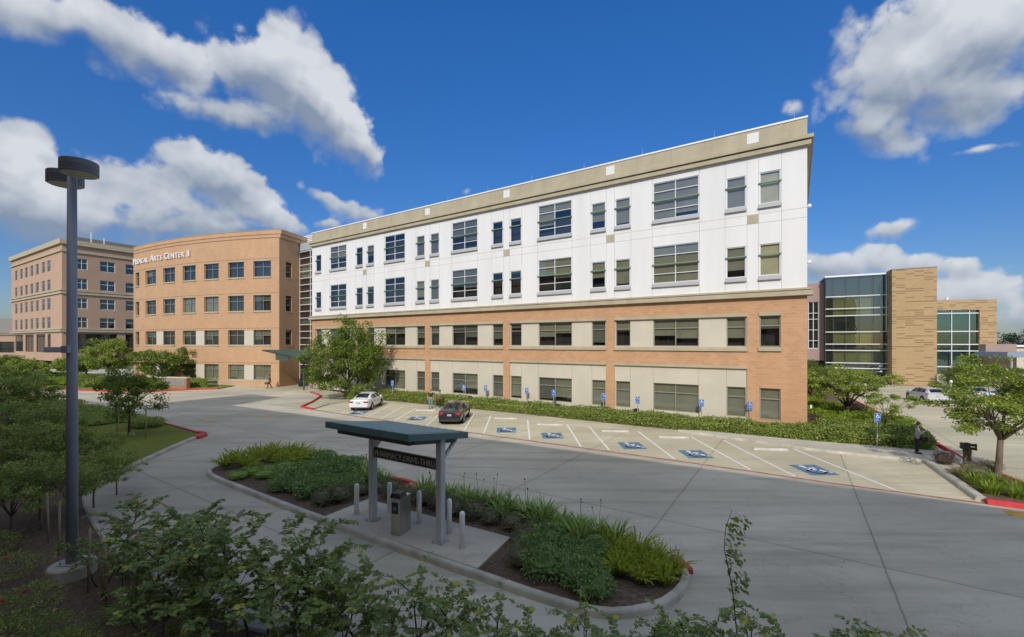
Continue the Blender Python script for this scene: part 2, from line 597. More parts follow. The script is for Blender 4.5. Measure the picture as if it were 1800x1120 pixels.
def dashed_brick(name):
    """sand brick with scattered long dark bricks"""
    m, nt, N, L, o = new_mat(name)
    v = OBJ(nt)
    sp = N.new('ShaderNodeSeparateXYZ')
    L.new(v, sp.inputs[0])
    cb = N.new('ShaderNodeCombineXYZ')
    L.new(MTH(nt, 'ADD', sp.outputs[0], sp.outputs[1]), cb.inputs[0])
    L.new(sp.outputs[2], cb.inputs[1])

    def brick(w, h, mort, a, b, mo, bias=0.0):
        br = N.new('ShaderNodeTexBrick')
        for k, q in (('Color1', a), ('Color2', b), ('Mortar', mo)):
            br.inputs[k].default_value = (*q, 1)
        br.inputs['Scale'].default_value = 1
        br.inputs['Mortar Size'].default_value = mort
        br.inputs['Brick Width'].default_value = w
        br.inputs['Row Height'].default_value = h
        br.inputs['Bias'].default_value = bias
        br.offset = 0.37
        L.new(cb.outputs[0], br.inputs['Vector'])
        return br.outputs['Color']
    base = brick(0.3, 0.075, 0.006, (0.40, 0.275, 0.145), (0.47, 0.33, 0.18), (0.44, 0.33, 0.2))
    sel = brick(0.98, 0.15, 0.0, (0, 0, 0), (1, 1, 1), (0, 0, 0))
    row = MTH(nt, 'LESS_THAN', MTH(nt, 'FLOORED_MODULO', sp.outputs[2], 0.3), 0.15)
    f = MTH(nt, 'MULTIPLY', MTH(nt, 'GREATER_THAN', sel, 0.66), row)
    c = MIX(nt, MTH(nt, 'MULTIPLY', f, 0.62), base, (0.17, 0.10, 0.045))
    n1 = NZ(nt, v, 0.4, 4)
    c = MIX(nt, RMP(nt, n1, 0.4, 0.7, 0, 0.25), c, (0.34, 0.22, 0.10))
    PRIN(nt, o, c, 0.85, spec=0.2)
    return m


def glass(name, tint=(0.72, 0.75, 0.73), refl=0.15, grey=(0.72, 0.8, 0.86)):
    m, nt, N, L, o = new_mat(name)
    tr = N.new('ShaderNodeBsdfTransparent')
    tr.inputs[0].default_value = (*tint, 1)
    gl = N.new('ShaderNodeBsdfGlossy')
    gl.inputs['Roughness'].default_value = 0.015
    gl.inputs['Color'].default_value = (*grey, 1)
    v = OBJ(nt)
    bp = N.new('ShaderNodeBump')
    bp.inputs['Strength'].default_value = 0.10
    bp.inputs['Distance'].default_value = 0.05
    L.new(NZ(nt, v, 0.8, 2), bp.inputs['Height'])
    L.new(bp.outputs[0], gl.inputs['Normal'])
    fr = N.new('ShaderNodeLayerWeight')
    fr.inputs[0].default_value = 0.5
    fac = MTH(nt, 'MINIMUM', MTH(nt, 'MULTIPLY_ADD', MTH(nt, 'POWER', fr.outputs['Facing'], 4.0), 0.75, refl), 0.95)
    mx = N.new('ShaderNodeMixShader')
    L.new(fac, mx.inputs[0])
    L.new(tr.outputs[0], mx.inputs[1])
    L.new(gl.outputs[0], mx.inputs[2])
    L.new(mx.outputs[0], o.inputs[0])
    return m


def leaf_mat(name, c1, c2, c3=None, trans=0.25, rough=0.45, scale=1.2):
    m, nt, N, L, o = new_mat(name)
    geo = N.new('ShaderNodeNewGeometry')
    v = OBJ(nt)
    f = MTH(nt, 'MULTIPLY_ADD', geo.outputs['Random Per Island'], 0.6, MTH(nt, 'MULTIPLY_ADD', NZ(nt, v, scale, 3), 1.2, -0.4))
    c = MIX(nt, f, c1, c2)
    if c3:
        c = MIX(nt, MTH(nt, 'GREATER_THAN', geo.outputs['Random Per Island'], 0.9), c, c3)
    b = N.new('ShaderNodeBsdfPrincipled')
    b.inputs['Roughness'].default_value = rough
    b.inputs['Specular IOR Level'].default_value = 0.35
    L.new(c, b.inputs['Base Color'])
    t = N.new('ShaderNodeBsdfTranslucent')
    L.new(MIX(nt, 0.5, c, (0.30, 0.42, 0.06), 'MIX'), t.inputs[0])
    mx = N.new('ShaderNodeMixShader')
    mx.inputs[0].default_value = trans
    L.new(b.outputs[0], mx.inputs[1])
    L.new(t.outputs[0], mx.inputs[2])
    L.new(mx.outputs[0], o.inputs[0])
    return m


m_conc = concrete('driveway_concrete', (0.58, 0.54, 0.425), streak=0.38)
m_park = concrete('parking_concrete', (0.60, 0.545, 0.385), streak=0.2)
m_walk = concrete('walk_concrete', (0.57, 0.53, 0.43), joints=False, streak=0.12)
m_kerb = M('kerb_concrete', (0.46, 0.435, 0.36), 0.85, 0.28, 1.5, 0.15)
m_red = M('red_kerb_paint', (0.50, 0.035, 0.04), 0.6, 0.25, 3, 0.1)
m_redline = M('faded_red_paint', (0.33, 0.06, 0.055), 0.75, 0.35, 2.2, col2=(0.42, 0.16, 0.14))
m_yellow = M('yellow_kerb_paint', (0.58, 0.34, 0.04), 0.7, 0.3, 3, 0.1)
m_line = M('white_line_paint', (0.62, 0.60, 0.55), 0.75, 0.12, 7, col2=(0.80, 0.79, 0.76))
m_blue = M('blue_ground_paint', (0.06, 0.14, 0.25), 0.75, 0.2, 5, col2=(0.12, 0.20, 0.29))
m_mulch, _nt, _N, _L, _o = new_mat('bark_mulch')
_v = OBJ(_nt)
_n = NZ(_nt, _v, 9, 6, 0.75)
_c = MIX(_nt, RMP(_nt, _n, 0.32, 0.68), (0.06, 0.044, 0.032), (0.27, 0.20, 0.145))
_c = MIX(_nt, RMP(_nt, NZ(_nt, _v, 0.6, 4), 0.4, 0.7, 0, 0.5), _c, (0.085, 0.058, 0.042))
_c = MIX(_nt, RMP(_nt, NZ(_nt, _v, 31, 2), 0.66, 0.75, 0, 0.5), _c, (0.26, 0.2, 0.15))
PRIN(_nt, _o, _c, 0.95, 0, _n, 0.9, 0.06, 0.1)
m_grass, _nt, _N, _L, _o = new_mat('mown_grass')
_v = OBJ(_nt)
_n = NZ(_nt, _v, 14, 5, 0.75)
_c = MIX(_nt, RMP(_nt, _n, 0.3, 0.7), (0.11, 0.135, 0.025), (0.24, 0.285, 0.055))
_c = MIX(_nt, RMP(_nt, NZ(_nt, _v, 0.5, 4), 0.35, 0.7, 0, 0.6), _c, (0.16, 0.165, 0.045))
PRIN(_nt, _o, _c, 0.95, 0, _n, 0.7, 0.05, 0.1)
m_terrain = M('distant_ground', (0.10, 0.115, 0.05), 0.95, 0.3, 0.05)

m_white_wall = M('white_stucco', (0.77, 0.76, 0.73), 0.85, 0.06, 0.5, 0.06, stretch=(1, 1, 0.16))
m_beige = M('beige_stucco', (0.44, 0.385, 0.265), 0.85, 0.12, 0.9, 0.08, stretch=(1, 1, 0.35))
m_cream = M('cream_stucco', (0.58, 0.535, 0.425), 0.85, 0.06, 0.5, 0.05)
m_brown = blockwork('brown_block', (0.53, 0.315, 0.175), var=0.085, light=1.16)
m_seam = plain('seam_shadow_gap', (0.42, 0.41, 0.39), 0.9)
m_cap = plain('white_metal_coping', (0.85, 0.85, 0.84), 0.4)
m_alu = plain('white_aluminium', (0.74, 0.75, 0.74), 0.4)
m_bronze = plain('tan_aluminium', (0.30, 0.27, 0.21), 0.45)
m_dkframe = plain('dark_bronze_frame', (0.055, 0.05, 0.042), 0.4)
m_green_bar = plain('green_sunshade_metal', (0.20, 0.30, 0.21), 0.4)
m_glass = glass('window_glass')
m_dark = plain('dark_interior', (0.055, 0.05, 0.043), 0.9)
m_roof = M('roof_membrane', (0.42, 0.41, 0.39), 0.9, 0.1, 0.3)
m_blind = [M('roller_blind_olive', (0.36, 0.335, 0.235), 0.9, 0.1, 0.7), M('roller_blind_grey', (0.21, 0.205, 0.165), 0.9, 0.1, 0.7), M('roller_blind_sand', (0.74, 0.65, 0.42), 0.9, 0.12, 0.8)]
m_sill = plain('grey_metal_sill', (0.46, 0.46, 0.45), 0.5)
m_steel = M('galvanised_steel', (0.36, 0.365, 0.37), 0.5, 0.12, 3)
m_black = plain('black_rubber', (0.012, 0.012, 0.013), 0.7)

# ------------------------------------------------------------------ ground and paving
def sheet(name, poly, z, mat, kind='structure', parent=None):
    mb = MB()
    mb.prism(poly, None, z)
    o = mb.build(name, mat, parent)
    if parent is None:
        tag(o, kind=kind)
    return o


def strip(mb, pts, w, z, mi=0, side=0.0):
    """flat ribbon along a polyline; side shifts it to the left of travel"""
    pts = [Vector((p[0], p[1])) for p in pts]
    L_, R_ = [], []
    for i, p in enumerate(pts):
        d = (pts[min(i + 1, len(pts) - 1)] - pts[max(i - 1, 0)]).normalized()
        n = Vector((-d.y, d.x))
        L_.append(p + n * (side + w / 2))
        R_.append(p + n * (side - w / 2))
    for i in range(len(pts) - 1):
        mb.face([(R_[i].x, R_[i].y, z), (R_[i + 1].x, R_[i + 1].y, z), (L_[i + 1].x, L_[i + 1].y, z), (L_[i].x, L_[i].y, z)], mi)


def kerb(name, pts, mat, w=0.16, h=0.15, closed=False, z0=-0.02, parent=None):
    """a kerb with a sloped road face, centred on the polyline"""
    P = [Vector((p[0], p[1])) for p in pts]
    n = len(P)
    mb = MB()
    prof = [(-w * 0.62, z0), (-w * 0.5, h * 0.75), (-w * 0.34, h), (w * 0.42, h), (w * 0.5, h * 0.85), (w * 0.5, z0)]
    rings = []
    for i in range(n):
        if closed:
            a, b = P[(i - 1) % n], P[(i + 1) % n]
        else:
            a, b = P[max(i - 1, 0)], P[min(i + 1, n - 1)]
        d = (b - a).normalized()
        nn = Vector((-d.y, d.x))
        rings.append([(P[i].x + nn.x * q, P[i].y + nn.y * q, z) for q, z in prof])
    k = len(prof)
    mb.v = [p for r in rings for p in r]
    cnt = n if closed else n - 1
    for i in range(cnt):
        j = (i + 1) % n
        for q in range(k - 1):
            mb.f.append([i * k + q, i * k + q + 1, j * k + q + 1, j * k + q])
            mb.m.append(0)
    if not closed:
        mb.f.append(list(range(k))); mb.m.append(0)
        mb.f.append([(n - 1) * k + q for q in range(k)][::-1]); mb.m.append(0)
    o = mb.build(name, mat, parent)
    if parent is None:
        tag(o, kind='structure')
    return o


def smooth_poly(pts, k=4, closed=True):
    out = []
    n = len(pts)
    for i in range(n if closed else n - 1):
        p0, p1, p2, p3 = (Vector(pts[(i + j) % n] if closed else pts[min(max(i + j, 0), n - 1)]) for j in (-1, 0, 1, 2))
        for t in range(k):
            u = t / k
            q = 0.5 * ((2 * p1) + (p2 - p0) * u + (2 * p0 - 5 * p1 + 4 * p2 - p3) * u * u + (-p0 + 3 * p1 - 3 * p2 + p3) * u ** 3)
            out.append((q.x, q.y))
    if not closed:
        out.append(tuple(pts[-1]))
    return out


sheet('terrain', [(-3000, -600), (3000, -600), (3000, 3500), (-3000, 3500)], -0.06, m_terrain)
sheet('driveway', [(-130, -12), (130, -12), (130, 66), (60, 100), (-130, 100)], -0.012, m_conc)

RED = [(17.75, 16.25), (15.8, 17.4), (13.6, 18.7), (11.3, 20.3), (8.3, 22.25), (3.9, 25.0), (0.0, 27.4), (-4.6, 30.3), (-9.3, 33.3), (-12.3, 35.3), (-17.8, 39.2)]
HFRONT = [(20.9, 24.7), (19.4, 25.55), (16.7, 27.0), (13.0, 29.2), (9.6, 31.1), (5.9, 33.5), (1.6, 36.4), (-3.7, 39.7), (-8.4, 42.6), (-12.2, 44.9), (-15.6, 46.6)]
park = sheet('parking_area', RED + [(-19.6, 40.6), (-18.6, 44.0), (-16.3, 45.6)] + HFRONT[::-1] + [(21.0, 22.1)], -0.006, m_park)
sheet('entrance_plaza', [(-17.8, 39.2), (-19.6, 40.6), (-21.5, 48.8), (-24.4, 52.8), (-38.2, 56.9), (-38, 66), (-22, 66), (-15, 52), (-16.3, 45.6), (-18.6, 44)], -0.007, m_park)
sheet('guest_parking', [(23.3, 22.0), (21.9, 19.3), (24, 10), (80, 10), (120, 58), (60, 62), (40, 56), (36.0, 46), (30.0, 34.8), (27.3, 29.6)], -0.007, m_park)

mb = MB()
strip(mb, RED, 0.15, 0.001)
mb.build('red_line', m_redline, park)


def bay_line(p, q):
    b = MB()
    strip(b, [p, q], 0.11, 0.0005)
    b.build('bay_line', m_line, park)


for p, q in [((1.22, 34.0), (1.1, 27.0)), ((4.05, 32.2), (4.0, 25.2)), ((5.55, 31.3), (5.45, 24.4)), ((8.55, 29.5), (8.4, 22.5)), ((11.45, 27.8), (11.3, 20.6)), ((13.05, 26.8), (12.75, 19.6)),
             ((15.95, 24.7), (15.65, 17.7)), ((-1.75, 36.0), (-1.9, 29.0)), ((-3.2, 36.9), (-3.3, 30.0)), ((-6.1, 38.0), (-6.2, 31.7)), ((-8.85, 40.3), (-9.1, 33.5)), ((-11.7, 42.0), (-11.8, 35.3)), ((-10.3, 41.2), (-10.4, 34.5)),
             ((-14.6, 43.6), (-14.7, 37.4)), ((4.05, 32.2), (5.55, 31.3))]:
    bay_line(p, q)


def wheelchair(mb, s=1.0, mi=0, flat=True, off=0.0):
    """the access symbol, drawn in a unit square and laid flat (x, y) or upright (x, z)"""
    def put(poly):
        if flat:
            mb.face([(x * s, y * s, off) for x, y in poly], mi)
        else:
            mb.face([(x * s, off, y * s) for x, y in poly], mi)

    def rib(pts, w):
        P = [Vector(p) for p in pts]
        for a, b in zip(P, P[1:]):
            d = (b - a).normalized()
            n = Vector((-d.y, d.x)) * w / 2
            e = d * w * 0.35
            put([a - n - e, b - n + e, b + n + e, a + n - e])
    put([(-0.10 + 0.075 * math.cos(t), 0.40 + 0.075 * math.sin(t)) for t in [2 * math.pi * k / 12 for k in range(12)]])
    rib([(-0.09, 0.30), (-0.04, 0.02), (0.16, 0.02), (0.27, -0.28), (0.36, -0.25)], 0.105)
    rib([(-0.06, 0.17), (0.14, 0.17)], 0.09)
    arc = [(-0.01 + 0.235 * math.cos(t), -0.16 + 0.235 * math.sin(t)) for t in [R(125 + 215 * k / 16) for k in range(17)]]
    rib(arc, 0.09)


for x, y in [(-13.2, 37.4), (-7.55, 34.6), (-0.38, 30.0), (2.6, 28.2), (7.0, 25.45), (9.9, 23.5), (14.25, 20.6)]:
    b = MB()
    b.face([(-.66, -.84, 0.0012), (.66, -.84, 0.0012), (.66, .84, 0.0012), (-.66, .84, 0.0012)])
    sq = b.build('access_square', m_blue, park, loc=(x, y, 0))
    b = MB()
    wheelchair(b, 1.55, 0, True, 0.004)
    b.build('wheelchair_mark', m_line, sq)

# walk along the hedge, raised at its right end
WALK = [(11.3, 29.6), (13.6, 27.4), (15.9, 25.3), (16.8, 24.3), (19.1, 22.95), (19.8, 22.6), (20.9, 22.15), (20.1, 20.7), (21.6, 19.6), (22.9, 21.9), (23.7, 23.6), (21.2, 24.9)] + HFRONT[1:4]
mb = MB()
mb.prism(WALK, -0.02, 0.12)
tag(mb.build('sidewalk', m_walk), kind='structure')
kerb('walk_kerb', [(11.3, 29.5), (13.6, 27.3), (15.9, 25.2), (16.8, 24.2), (19.1, 22.85), (19.8, 22.5), (20.95, 22.05)], m_kerb, 0.2, 0.13)
kerb('island_kerb', [(20.95, 22.05), (19.4, 19.3), (17.8, 16.5)], m_kerb, 0.3, 0.17)
# small island under the right tree
mb = MB()
mb.prism([(20.9, 22.0), (22.9, 21.9), (21.8, 19.4), (21.4, 18.2), (21.6, 15.2), (20.5, 14.6), (17.85, 16.35), (19.4, 19.3)], -0.02, 0.10)
tag(mb.build('island_bed', m_mulch), kind='structure')
kerb('red_kerb', [(17.75, 16.3), (18.8, 15.7), (20.5, 14.7), (22, 14.2)], m_red, 0.26, 0.17)
kerb('red_kerb', [(38.5, 51.0), (34.6, 43.5), (30.0, 34.8), (27.3, 29.6), (25.0, 25.6), (23.0, 22.1), (21.9, 19.4), (21.45, 18.1), (21.7, 15.2)], m_red, 0.16, 0.15)
mb = MB()
strip(mb, [(17.5, 15.45), (18.5, 14.75), (20.6, 13.5)], 0.6, -0.0075)
tag(mb.build('yellow_marking', m_yellow), kind='structure')
# planted ground right of the main building
mb = MB()
mb.prism([(18.8, 27.9), (19.4, 26.2), (21.3, 25.0), (23.4, 23.9), (25.0, 25.75), (27.2, 29.7), (29.9, 34.9), (34.5, 43.6), (38.4, 51.1), (44, 58), (34, 58)], -0.02, 0.10)
tag(mb.build('planting_bed', m_mulch), kind='structure')
# wide bed along the wall behind the hedge
mb = MB()
mb.prism(HFRONT + [(-24, 56.5), (-26.3, 57.2), (18.7, 27.6)], -0.02, 0.07)
tag(mb.build('hedge_bed', m_mulch), kind='structure')
kerb('bed_kerb', [(-15.6, 46.4), (-16.8, 45.0), (-17.9, 42.4), (-18.0, 39.3)], m_kerb, 0.16, 0.12)
kerb('red_kerb', [(-24.4, 52.8), (-21.4, 48.9), (-20.1, 43.6), (-19.7, 40.7), (-18.6, 39.7), (-17.9, 39.2)], m_red, 0.17, 0.14)

# left bed with the lawn, and the bed in front of the viewpoint
BED = [(-20.1, 28.3), (-19.3, 24.6), (-18.3, 20.9), (-17.5, 18.7), (-16.4, 16.8), (-13, 13.8), (-10.2, 11.7), (-7.8, 10.1), (-5.6, 9.15), (-3, 8.5), (0, 8.2), (6, 7.8), (12, 5), (16, 1)]
BACK = [(-20.1, 28.3), (-27.6, 33.4), (-34, 37.2), (-40.9, 41.2), (-54, 49), (-75, 61)]
mb = MB()
mb.prism(BED + [(10, -9), (-26, 12), (-90, 48)] + BACK[:0:-1], -0.02, 0.10)
tag(mb.build('mulch_bed', m_mulch), kind='structure')
sheet('lawn', [(-20.2, 28.1), (-27.6, 33.2), (-34, 37), (-41, 41), (-55, 49), (-44, 33), (-31, 25.5), (-24, 21.4), (-19.6, 20.0), (-18.55, 21.0), (-19.5, 24.6)], 0.108, m_grass)
kerb('lawn_kerb', smooth_poly(BED[:10], 3, False), m_kerb, 0.3, 0.14)
kerb('red_kerb', BACK, m_red, 0.16, 0.15)
kerb('red_kerb', [(-19.75, 27.2), (-19.85, 28.0), (-20.2, 28.5), (-20.9, 28.9)], m_red, 0.36, 0.17)
for a, b in [((-23.9, 33.6), (-22.6, 33.4)), ((-20.7, 35.3), (-19.4, 35.9))]:
    mb = MB()
    strip(mb, [a, b], 0.35, -0.0075)
    tag(mb.build('yellow_marking', m_yellow), kind='structure')
# far side of the left drive
FAR = [(-80, 64), (-62.9, 58.1), (-55.4, 55.3), (-48.9, 53.4), (-44.0, 53.3), (-42.7, 54.6), (-38.2, 56.7)]
mb = MB()
mb.prism(FAR + [(-38.5, 60.4), (-61, 71), (-80, 84), (-140, 100), (-140, 84)], -0.02, 0.10)
tag(mb.build('garden_bed', m_grass), kind='structure')
kerb('red_kerb', [(-78, 63.3), (-62.9, 58.0), (-55.4, 55.2), (-48.9, 53.3), (-44.0, 53.2), (-42.7, 54.5), (-38.2, 56.6)], m_red, 0.2, 0.15)
sheet('path', [(-52, 57.5), (-50, 56.6), (-64, 65.5), (-80, 81), (-84, 81), (-68, 66)], 0.108, m_walk)

# pharmacy island
ISL = smooth_poly([(-13.6, 19.6), (-11.1, 17.8), (-7.7, 15.5), (-3.4, 12.7), (-0.8, 11.1), (1.0, 10.0), (2.2, 9.55), (3.5, 9.95), (4.42, 11.05), (4.32, 12.15), (3.3, 13.1), (1.0, 14.8), (-1.5, 16.5), (-3.9, 17.7), (-4.4, 18.5), (-6.7, 19.9), (-9.8, 22.0), (-12.5, 23.7), (-13.9, 22.4), (-14.1, 20.8)], 3)
mb = MB()
mb.prism(ISL, -0.02, 0.10)
tag(mb.build('island_bed', m_mulch), kind='structure')
kerb('island_kerb', ISL, m_kerb, 0.18, 0.16, True)
kerb('red_kerb', [(-5.2, 17.35), (-4.35, 17.6), (-3.95, 18.1), (-4.6, 18.6), (-5.4, 19.0)], m_red, 0.24, 0.19)
kerb('red_kerb', [(4.60, 11.3), (4.56, 11.65), (4.44, 12.0)], m_red, 0.2, 0.175)
mb = MB()
mb.prism([(-6.35, 14.62), (-5.4, 16.3), (-0.05, 13.1), (-0.9, 11.3)], -0.02, 0.155)
tag(mb.build('concrete_pad', m_walk), kind='structure')

# wheel stops
m_stop = M('stop_concrete', (0.50, 0.48, 0.43), 0.9, 0.2, 3, 0.2)
b = MB()
b.raw([(-.92, -.09, 0), (.92, -.09, 0), (.92, .09, 0), (-.92, .09, 0), (-.88, -.05, .11), (.88, -.05, .11), (.88, .05, .11), (-.88, .05, .11)], [(4, 5, 6, 7), (0, 1, 5, 4), (1, 2, 6, 5), (2, 3, 7, 6), (3, 0, 4, 7)])
stop_me = b.mesh('wheel_stop', m_stop)
for x, y, lb in [(-7.6, 38.5, 'low concrete wheel stop on the bay where two people stand'), (2.75, 31.8, 'low concrete wheel stop just right of the bay line nearest the dark sedan bay'), (7.0, 29.4, 'low concrete wheel stop in the middle bay with dark oil stains'),
                 (10.2, 27.5, 'low concrete wheel stop just left of the start of the raised walk'), (14.5, 24.4, 'low concrete wheel stop nearest the raised kerb at the right'), (-0.5, 34.4, 'low concrete wheel stop in the bay right of the dark sedan')]:
    o = link('wheel_stop', stop_me, None, (x, y, -0.006), R(-6))
    tag(o, lb, 'wheel stop', 'wheel stops in the accessible bays')


# ------------------------------------------------------------------ windows (shared meshes)
_cache = {}


def win_meshes(key, w, h, frame, vs, hs, fw=0.06, bar=None):
    """frame mesh, glass mesh for a window with its bottom left corner at the origin; vs / hs are mullion fractions"""
    if key in _cache:
        return _cache[key]
    b = MB()
    d0, d1 = 0.05, 0.12
    b.box(0, d0, 0, fw, d1, h); b.box(w - fw, d0, 0, w, d1, h)
    b.box(fw, d0, 0, w - fw, d1, fw); b.box(fw, d0, h - fw, w - fw, d1, h)
    xs = [w * f for f in vs]
    for x in xs:
        b.box(x - fw / 2, d0 + .004, fw, x + fw / 2, d1, h - fw)
    cuts = [fw] + [q for x in xs for q in (x - fw / 2, x + fw / 2)] + [w - fw]
    for f in hs:
        z = h * f
        for x0, x1 in zip(cuts[::2], cuts[1::2]):
            b.box(x0, d0 + .006, z - fw * .45, x1, d1, z + fw * .45)
    g = MB()
    g.face([(fw * .5, 0.09, fw * .5), (w - fw * .5, 0.09, fw * .5), (w - fw * .5, 0.09, h - fw * .5), (fw * .5, 0.09, h - fw * .5)])
    bars = None
    if bar is not None:
        q = MB()
        q.box(-.06, -.10, h * bar - .035, w + .06, d0 - .002, h * bar + .035)
        bars = q.mesh('sunshade', m_green_bar)
    _cache[key] = (b.mesh('window', frame), g.mesh('glass', m_glass), bars)
    return _cache[key]


_blinds = {}
brng = random.Random(12)


def add_window(parent, x, z, key, w, h, frame, vs, hs, blind=(0.0, 0), sill=None, bar=None, fw=0.06, y=0.0, mx=None):
    f, g, bs = win_meshes(key, w, h, frame, vs, hs, fw, bar)
    o = link('window', f, parent, (x, y, z))
    if mx:
        o.location, o.rotation_euler = mx[0], (0, 0, mx[1])
    link('glass', g, o)
    if bs:
        link('sunshade', bs, o)
    if blind[0] > 0.02:
        edges = [fw * .6] + [w * f for f in vs] + [w - fw * .6] if len(vs) == 1 else [fw * .6, w - fw * .6]
        for n_, (xa, xb) in enumerate(zip(edges, edges[1:])):
            dr = blind[0] if blind[0] > .97 and brng.random() < .6 else min(1, max(.1, blind[0] + brng.choice([-.25, -.1, 0, .08, .15])))
            hue = blind[1] if brng.random() < .75 else max(0, blind[1] - 1) if blind[1] == 1 else blind[1]
            k = (key, round(dr, 2), hue, n_)
            if k not in _blinds:
                b = MB()
                b.box(xa + .01, 0.17, max(h * (1 - dr), fw), xb - .01, 0.18, h - fw * .5)
                _blinds[k] = b.mesh('blind', m_blind[hue])
            link('blind', _blinds[k], o)
    if sill:
        k = ('sill', w, sill)
        if k not in _blinds:
            b = MB()
            ov, pr, ht, mat = sill
            b.box(-ov, -pr, -ht, w + ov, 0.045, -ht * .45)
            b.box(-ov + .02, -pr * .55, -ht * .45, w + ov - .02, 0.045, -0.002)
            _blinds[k] = b.mesh('sill', mat)
        link('sill', _blinds[k], o)
    return o


# ------------------------------------------------------------------ main building
ML = 54.08
MAIN_RZ = math.atan2(-.547, .837)
main = thing('office_building', 'long white and brown four storey office block with beige cornice behind the accessible bays', 'building', (-26.4, 57.4, 0), MAIN_RZ)
BIG = [3.92, 14.16, 24.23, 34.30, 44.35]
SMALL = [0.82, 9.06, 11.08, 19.20, 21.25, 29.28, 31.31, 39.35, 41.38, 49.40, 51.42]
PIL = [(10.36, 11.02), (20.50, 21.20), (30.57, 31.27), (40.62, 41.32), (50.68, 51.38)]
DEP = 26.0
bays = [(0.78, 10.36), (11.02, 20.50), (21.20, 30.57), (31.27, 40.62), (41.32, 50.68)]
# lower two storeys
m_cjoint = plain('cream_joint', (0.33, 0.30, 0.23), 0.9)
b = MB()
holes = []
for a, c in bays:
    holes += [(a, c, 5.70, 7.81), (a, c, 0.0, 4.23)]
holes += [(51.42, 52.63, 5.73, 7.82), (51.42, 52.63, 0.86, 2.98)]
b.wall(0, ML, 0, 9.06, holes, 0, 0.10)
b.face([(ML, 0, 0), (ML, DEP, 0), (ML, DEP, 9.06), (ML, 0, 9.06)])
b.face([(0, DEP, 0), (0, 0, 0), (0, 0, 9.06), (0, DEP, 9.06)])
b.build('brick_base', m_brown, main)
for a, c in bays:
    ws = [(x, 1.2) for x in SMALL if a - .1 < x < c] + [(x, 3.25) for x in BIG if a < x < c]
    b = MB()
    b.wall(a, c, 5.70, 7.81, [(x, x + w, 5.74, 7.77) for x, w in ws], 0.10, 0.14)
    b.build('cream_panel', m_cream, main)
    b = MB()
    b.wall(a, c, 0.0, 4.23, [(x, x + w, 0.90, 2.96) for x, w in ws], 0.10, 0.14)
    for x in sorted([x for x in BIG if a < x < c] + [x + 3.25 for x in BIG if a < x < c] + [x + (1.2 if x - a < 1 else 0) for x in SMALL if a - .1 < x < c]):
        b.box(x - .012, 0.094, 2.99, x + .012, 0.12, 4.22, 1)
    b.build('cream_panel', [m_cream, m_cjoint], main)
bands = []
for a, c in bays:
    bands += [(a, -.07, 7.812, c, .098, 8.03), (a - .03, -.12, 5.43, c + .03, .098, 5.698), (a, -.06, 4.232, c, .098, 4.41)]
for q in bands + [(51.38, -.07, 7.822, 52.67, .05, 8.07), (51.36, -.12, 5.46, 52.69, .05, 5.727)]:
    b = MB()
    b.box(*q)
    b.build('stone_band', m_beige, main)
# white storeys
b = MB()
holes = []
for z0 in (10.51, 15.33):
    holes += [(x, x + 3.25, z0, z0 + 2.80) for x in BIG]
    holes += [(x, x + 1.2, z0, z0 + 2.12) for x in SMALL]
b.wall(0, ML, 9.55, 18.64, holes, 0.03, 0.16)
b.face([(ML, .03, 9.55), (ML, DEP, 9.55), (ML, DEP, 18.64), (ML, .03, 18.64)])
b.face([(0, DEP, 9.55), (0, .03, 9.55), (0, .03, 18.64), (0, DEP, 18.64)])
vx = sorted([p for a, c in PIL for p in (a, c)] + [x - .05 for x in BIG] + [x + 3.30 for x in BIG] + [x - .07 for x in SMALL if any(abs(x + 1.2 - p[0]) < .3 for p in PIL)] + [x + 1.27 for x in SMALL if any(abs(x - p[1]) < .3 for p in PIL)])
for x in vx:
    for z0, z1 in ((9.56, 10.1), (13.36, 14.06), (14.085, 14.675), (14.70, 15.0), (18.18, 18.63)):
        b.box(x - .011, 0.026, z0, x + .011, 0.05, z1, 1)
    inw = any(abs(x - q) < .12 for w0 in BIG for q in (w0, w0 + 3.25))
    for z0, z1 in ((10.1, 13.36), (15.0, 18.18)):
        b.box(x - .010, 0.026, z0, x + .010, 0.05, z1, 1)
for z in (14.07, 14.69):
    b.box(0, 0.0265, z - .012, ML, 0.05, z + .012, 1)
b.build('white_wall', [m_white_wall, m_seam], main)
for a, c in PIL:
    b = MB()
    b.box(a + .02, 0.018, 14.09, c - .02, 0.05, 14.67)
    b.build('accent_tile', m_beige, main)
# cornices, parapet
b = MB()
b.box(-.30, -.30, 9.062, ML + .30, .6, 9.36)
b.box(-.10, -.10, 9.36, ML + .10, .6, 9.42)
b.box(-.22, -.22, 9.42, ML + .22, .6, 9.548)
b.box(-.22, -.22, 18.642, ML + .22, .8, 18.93)
b.box(-.08, -.08, 18.93, ML + .08, .8, 19.0)
b.box(-.34, -.34, 19.0, ML + .34, .8, 19.225)
for x0 in (ML,):
    b.box(x0 - .3, .8, 18.642, x0 + .22, DEP, 18.93); b.box(x0 - .3, .8, 19.0, x0 + .34, DEP, 19.225)
b.build('cornice', m_beige, main)
b = MB()
b.wall(0, ML, 19.228, 20.42, [], .02)
b.face([(ML, .02, 19.228), (ML, DEP, 19.228), (ML, DEP, 20.42), (ML, .02, 20.42)])
b.face([(0, DEP, 19.228), (0, .02, 19.228), (0, .02, 20.42), (0, DEP, 20.42)])
b.face([(ML, .32, 19.3), (0, .32, 19.3), (0, .32, 20.42), (ML, .32, 20.42)])
for x in np.arange(5.2, ML, 5.06):
    b.box(x - .008, 0.013, 19.24, x + .008, .03, 20.41, 1)
b.build('parapet', [m_beige, plain('beige_joint', (0.27, 0.235, 0.17), 0.9)], main)
b = MB()
b.box(-.04, -.03, 20.422, ML + .04, .36, 20.53)
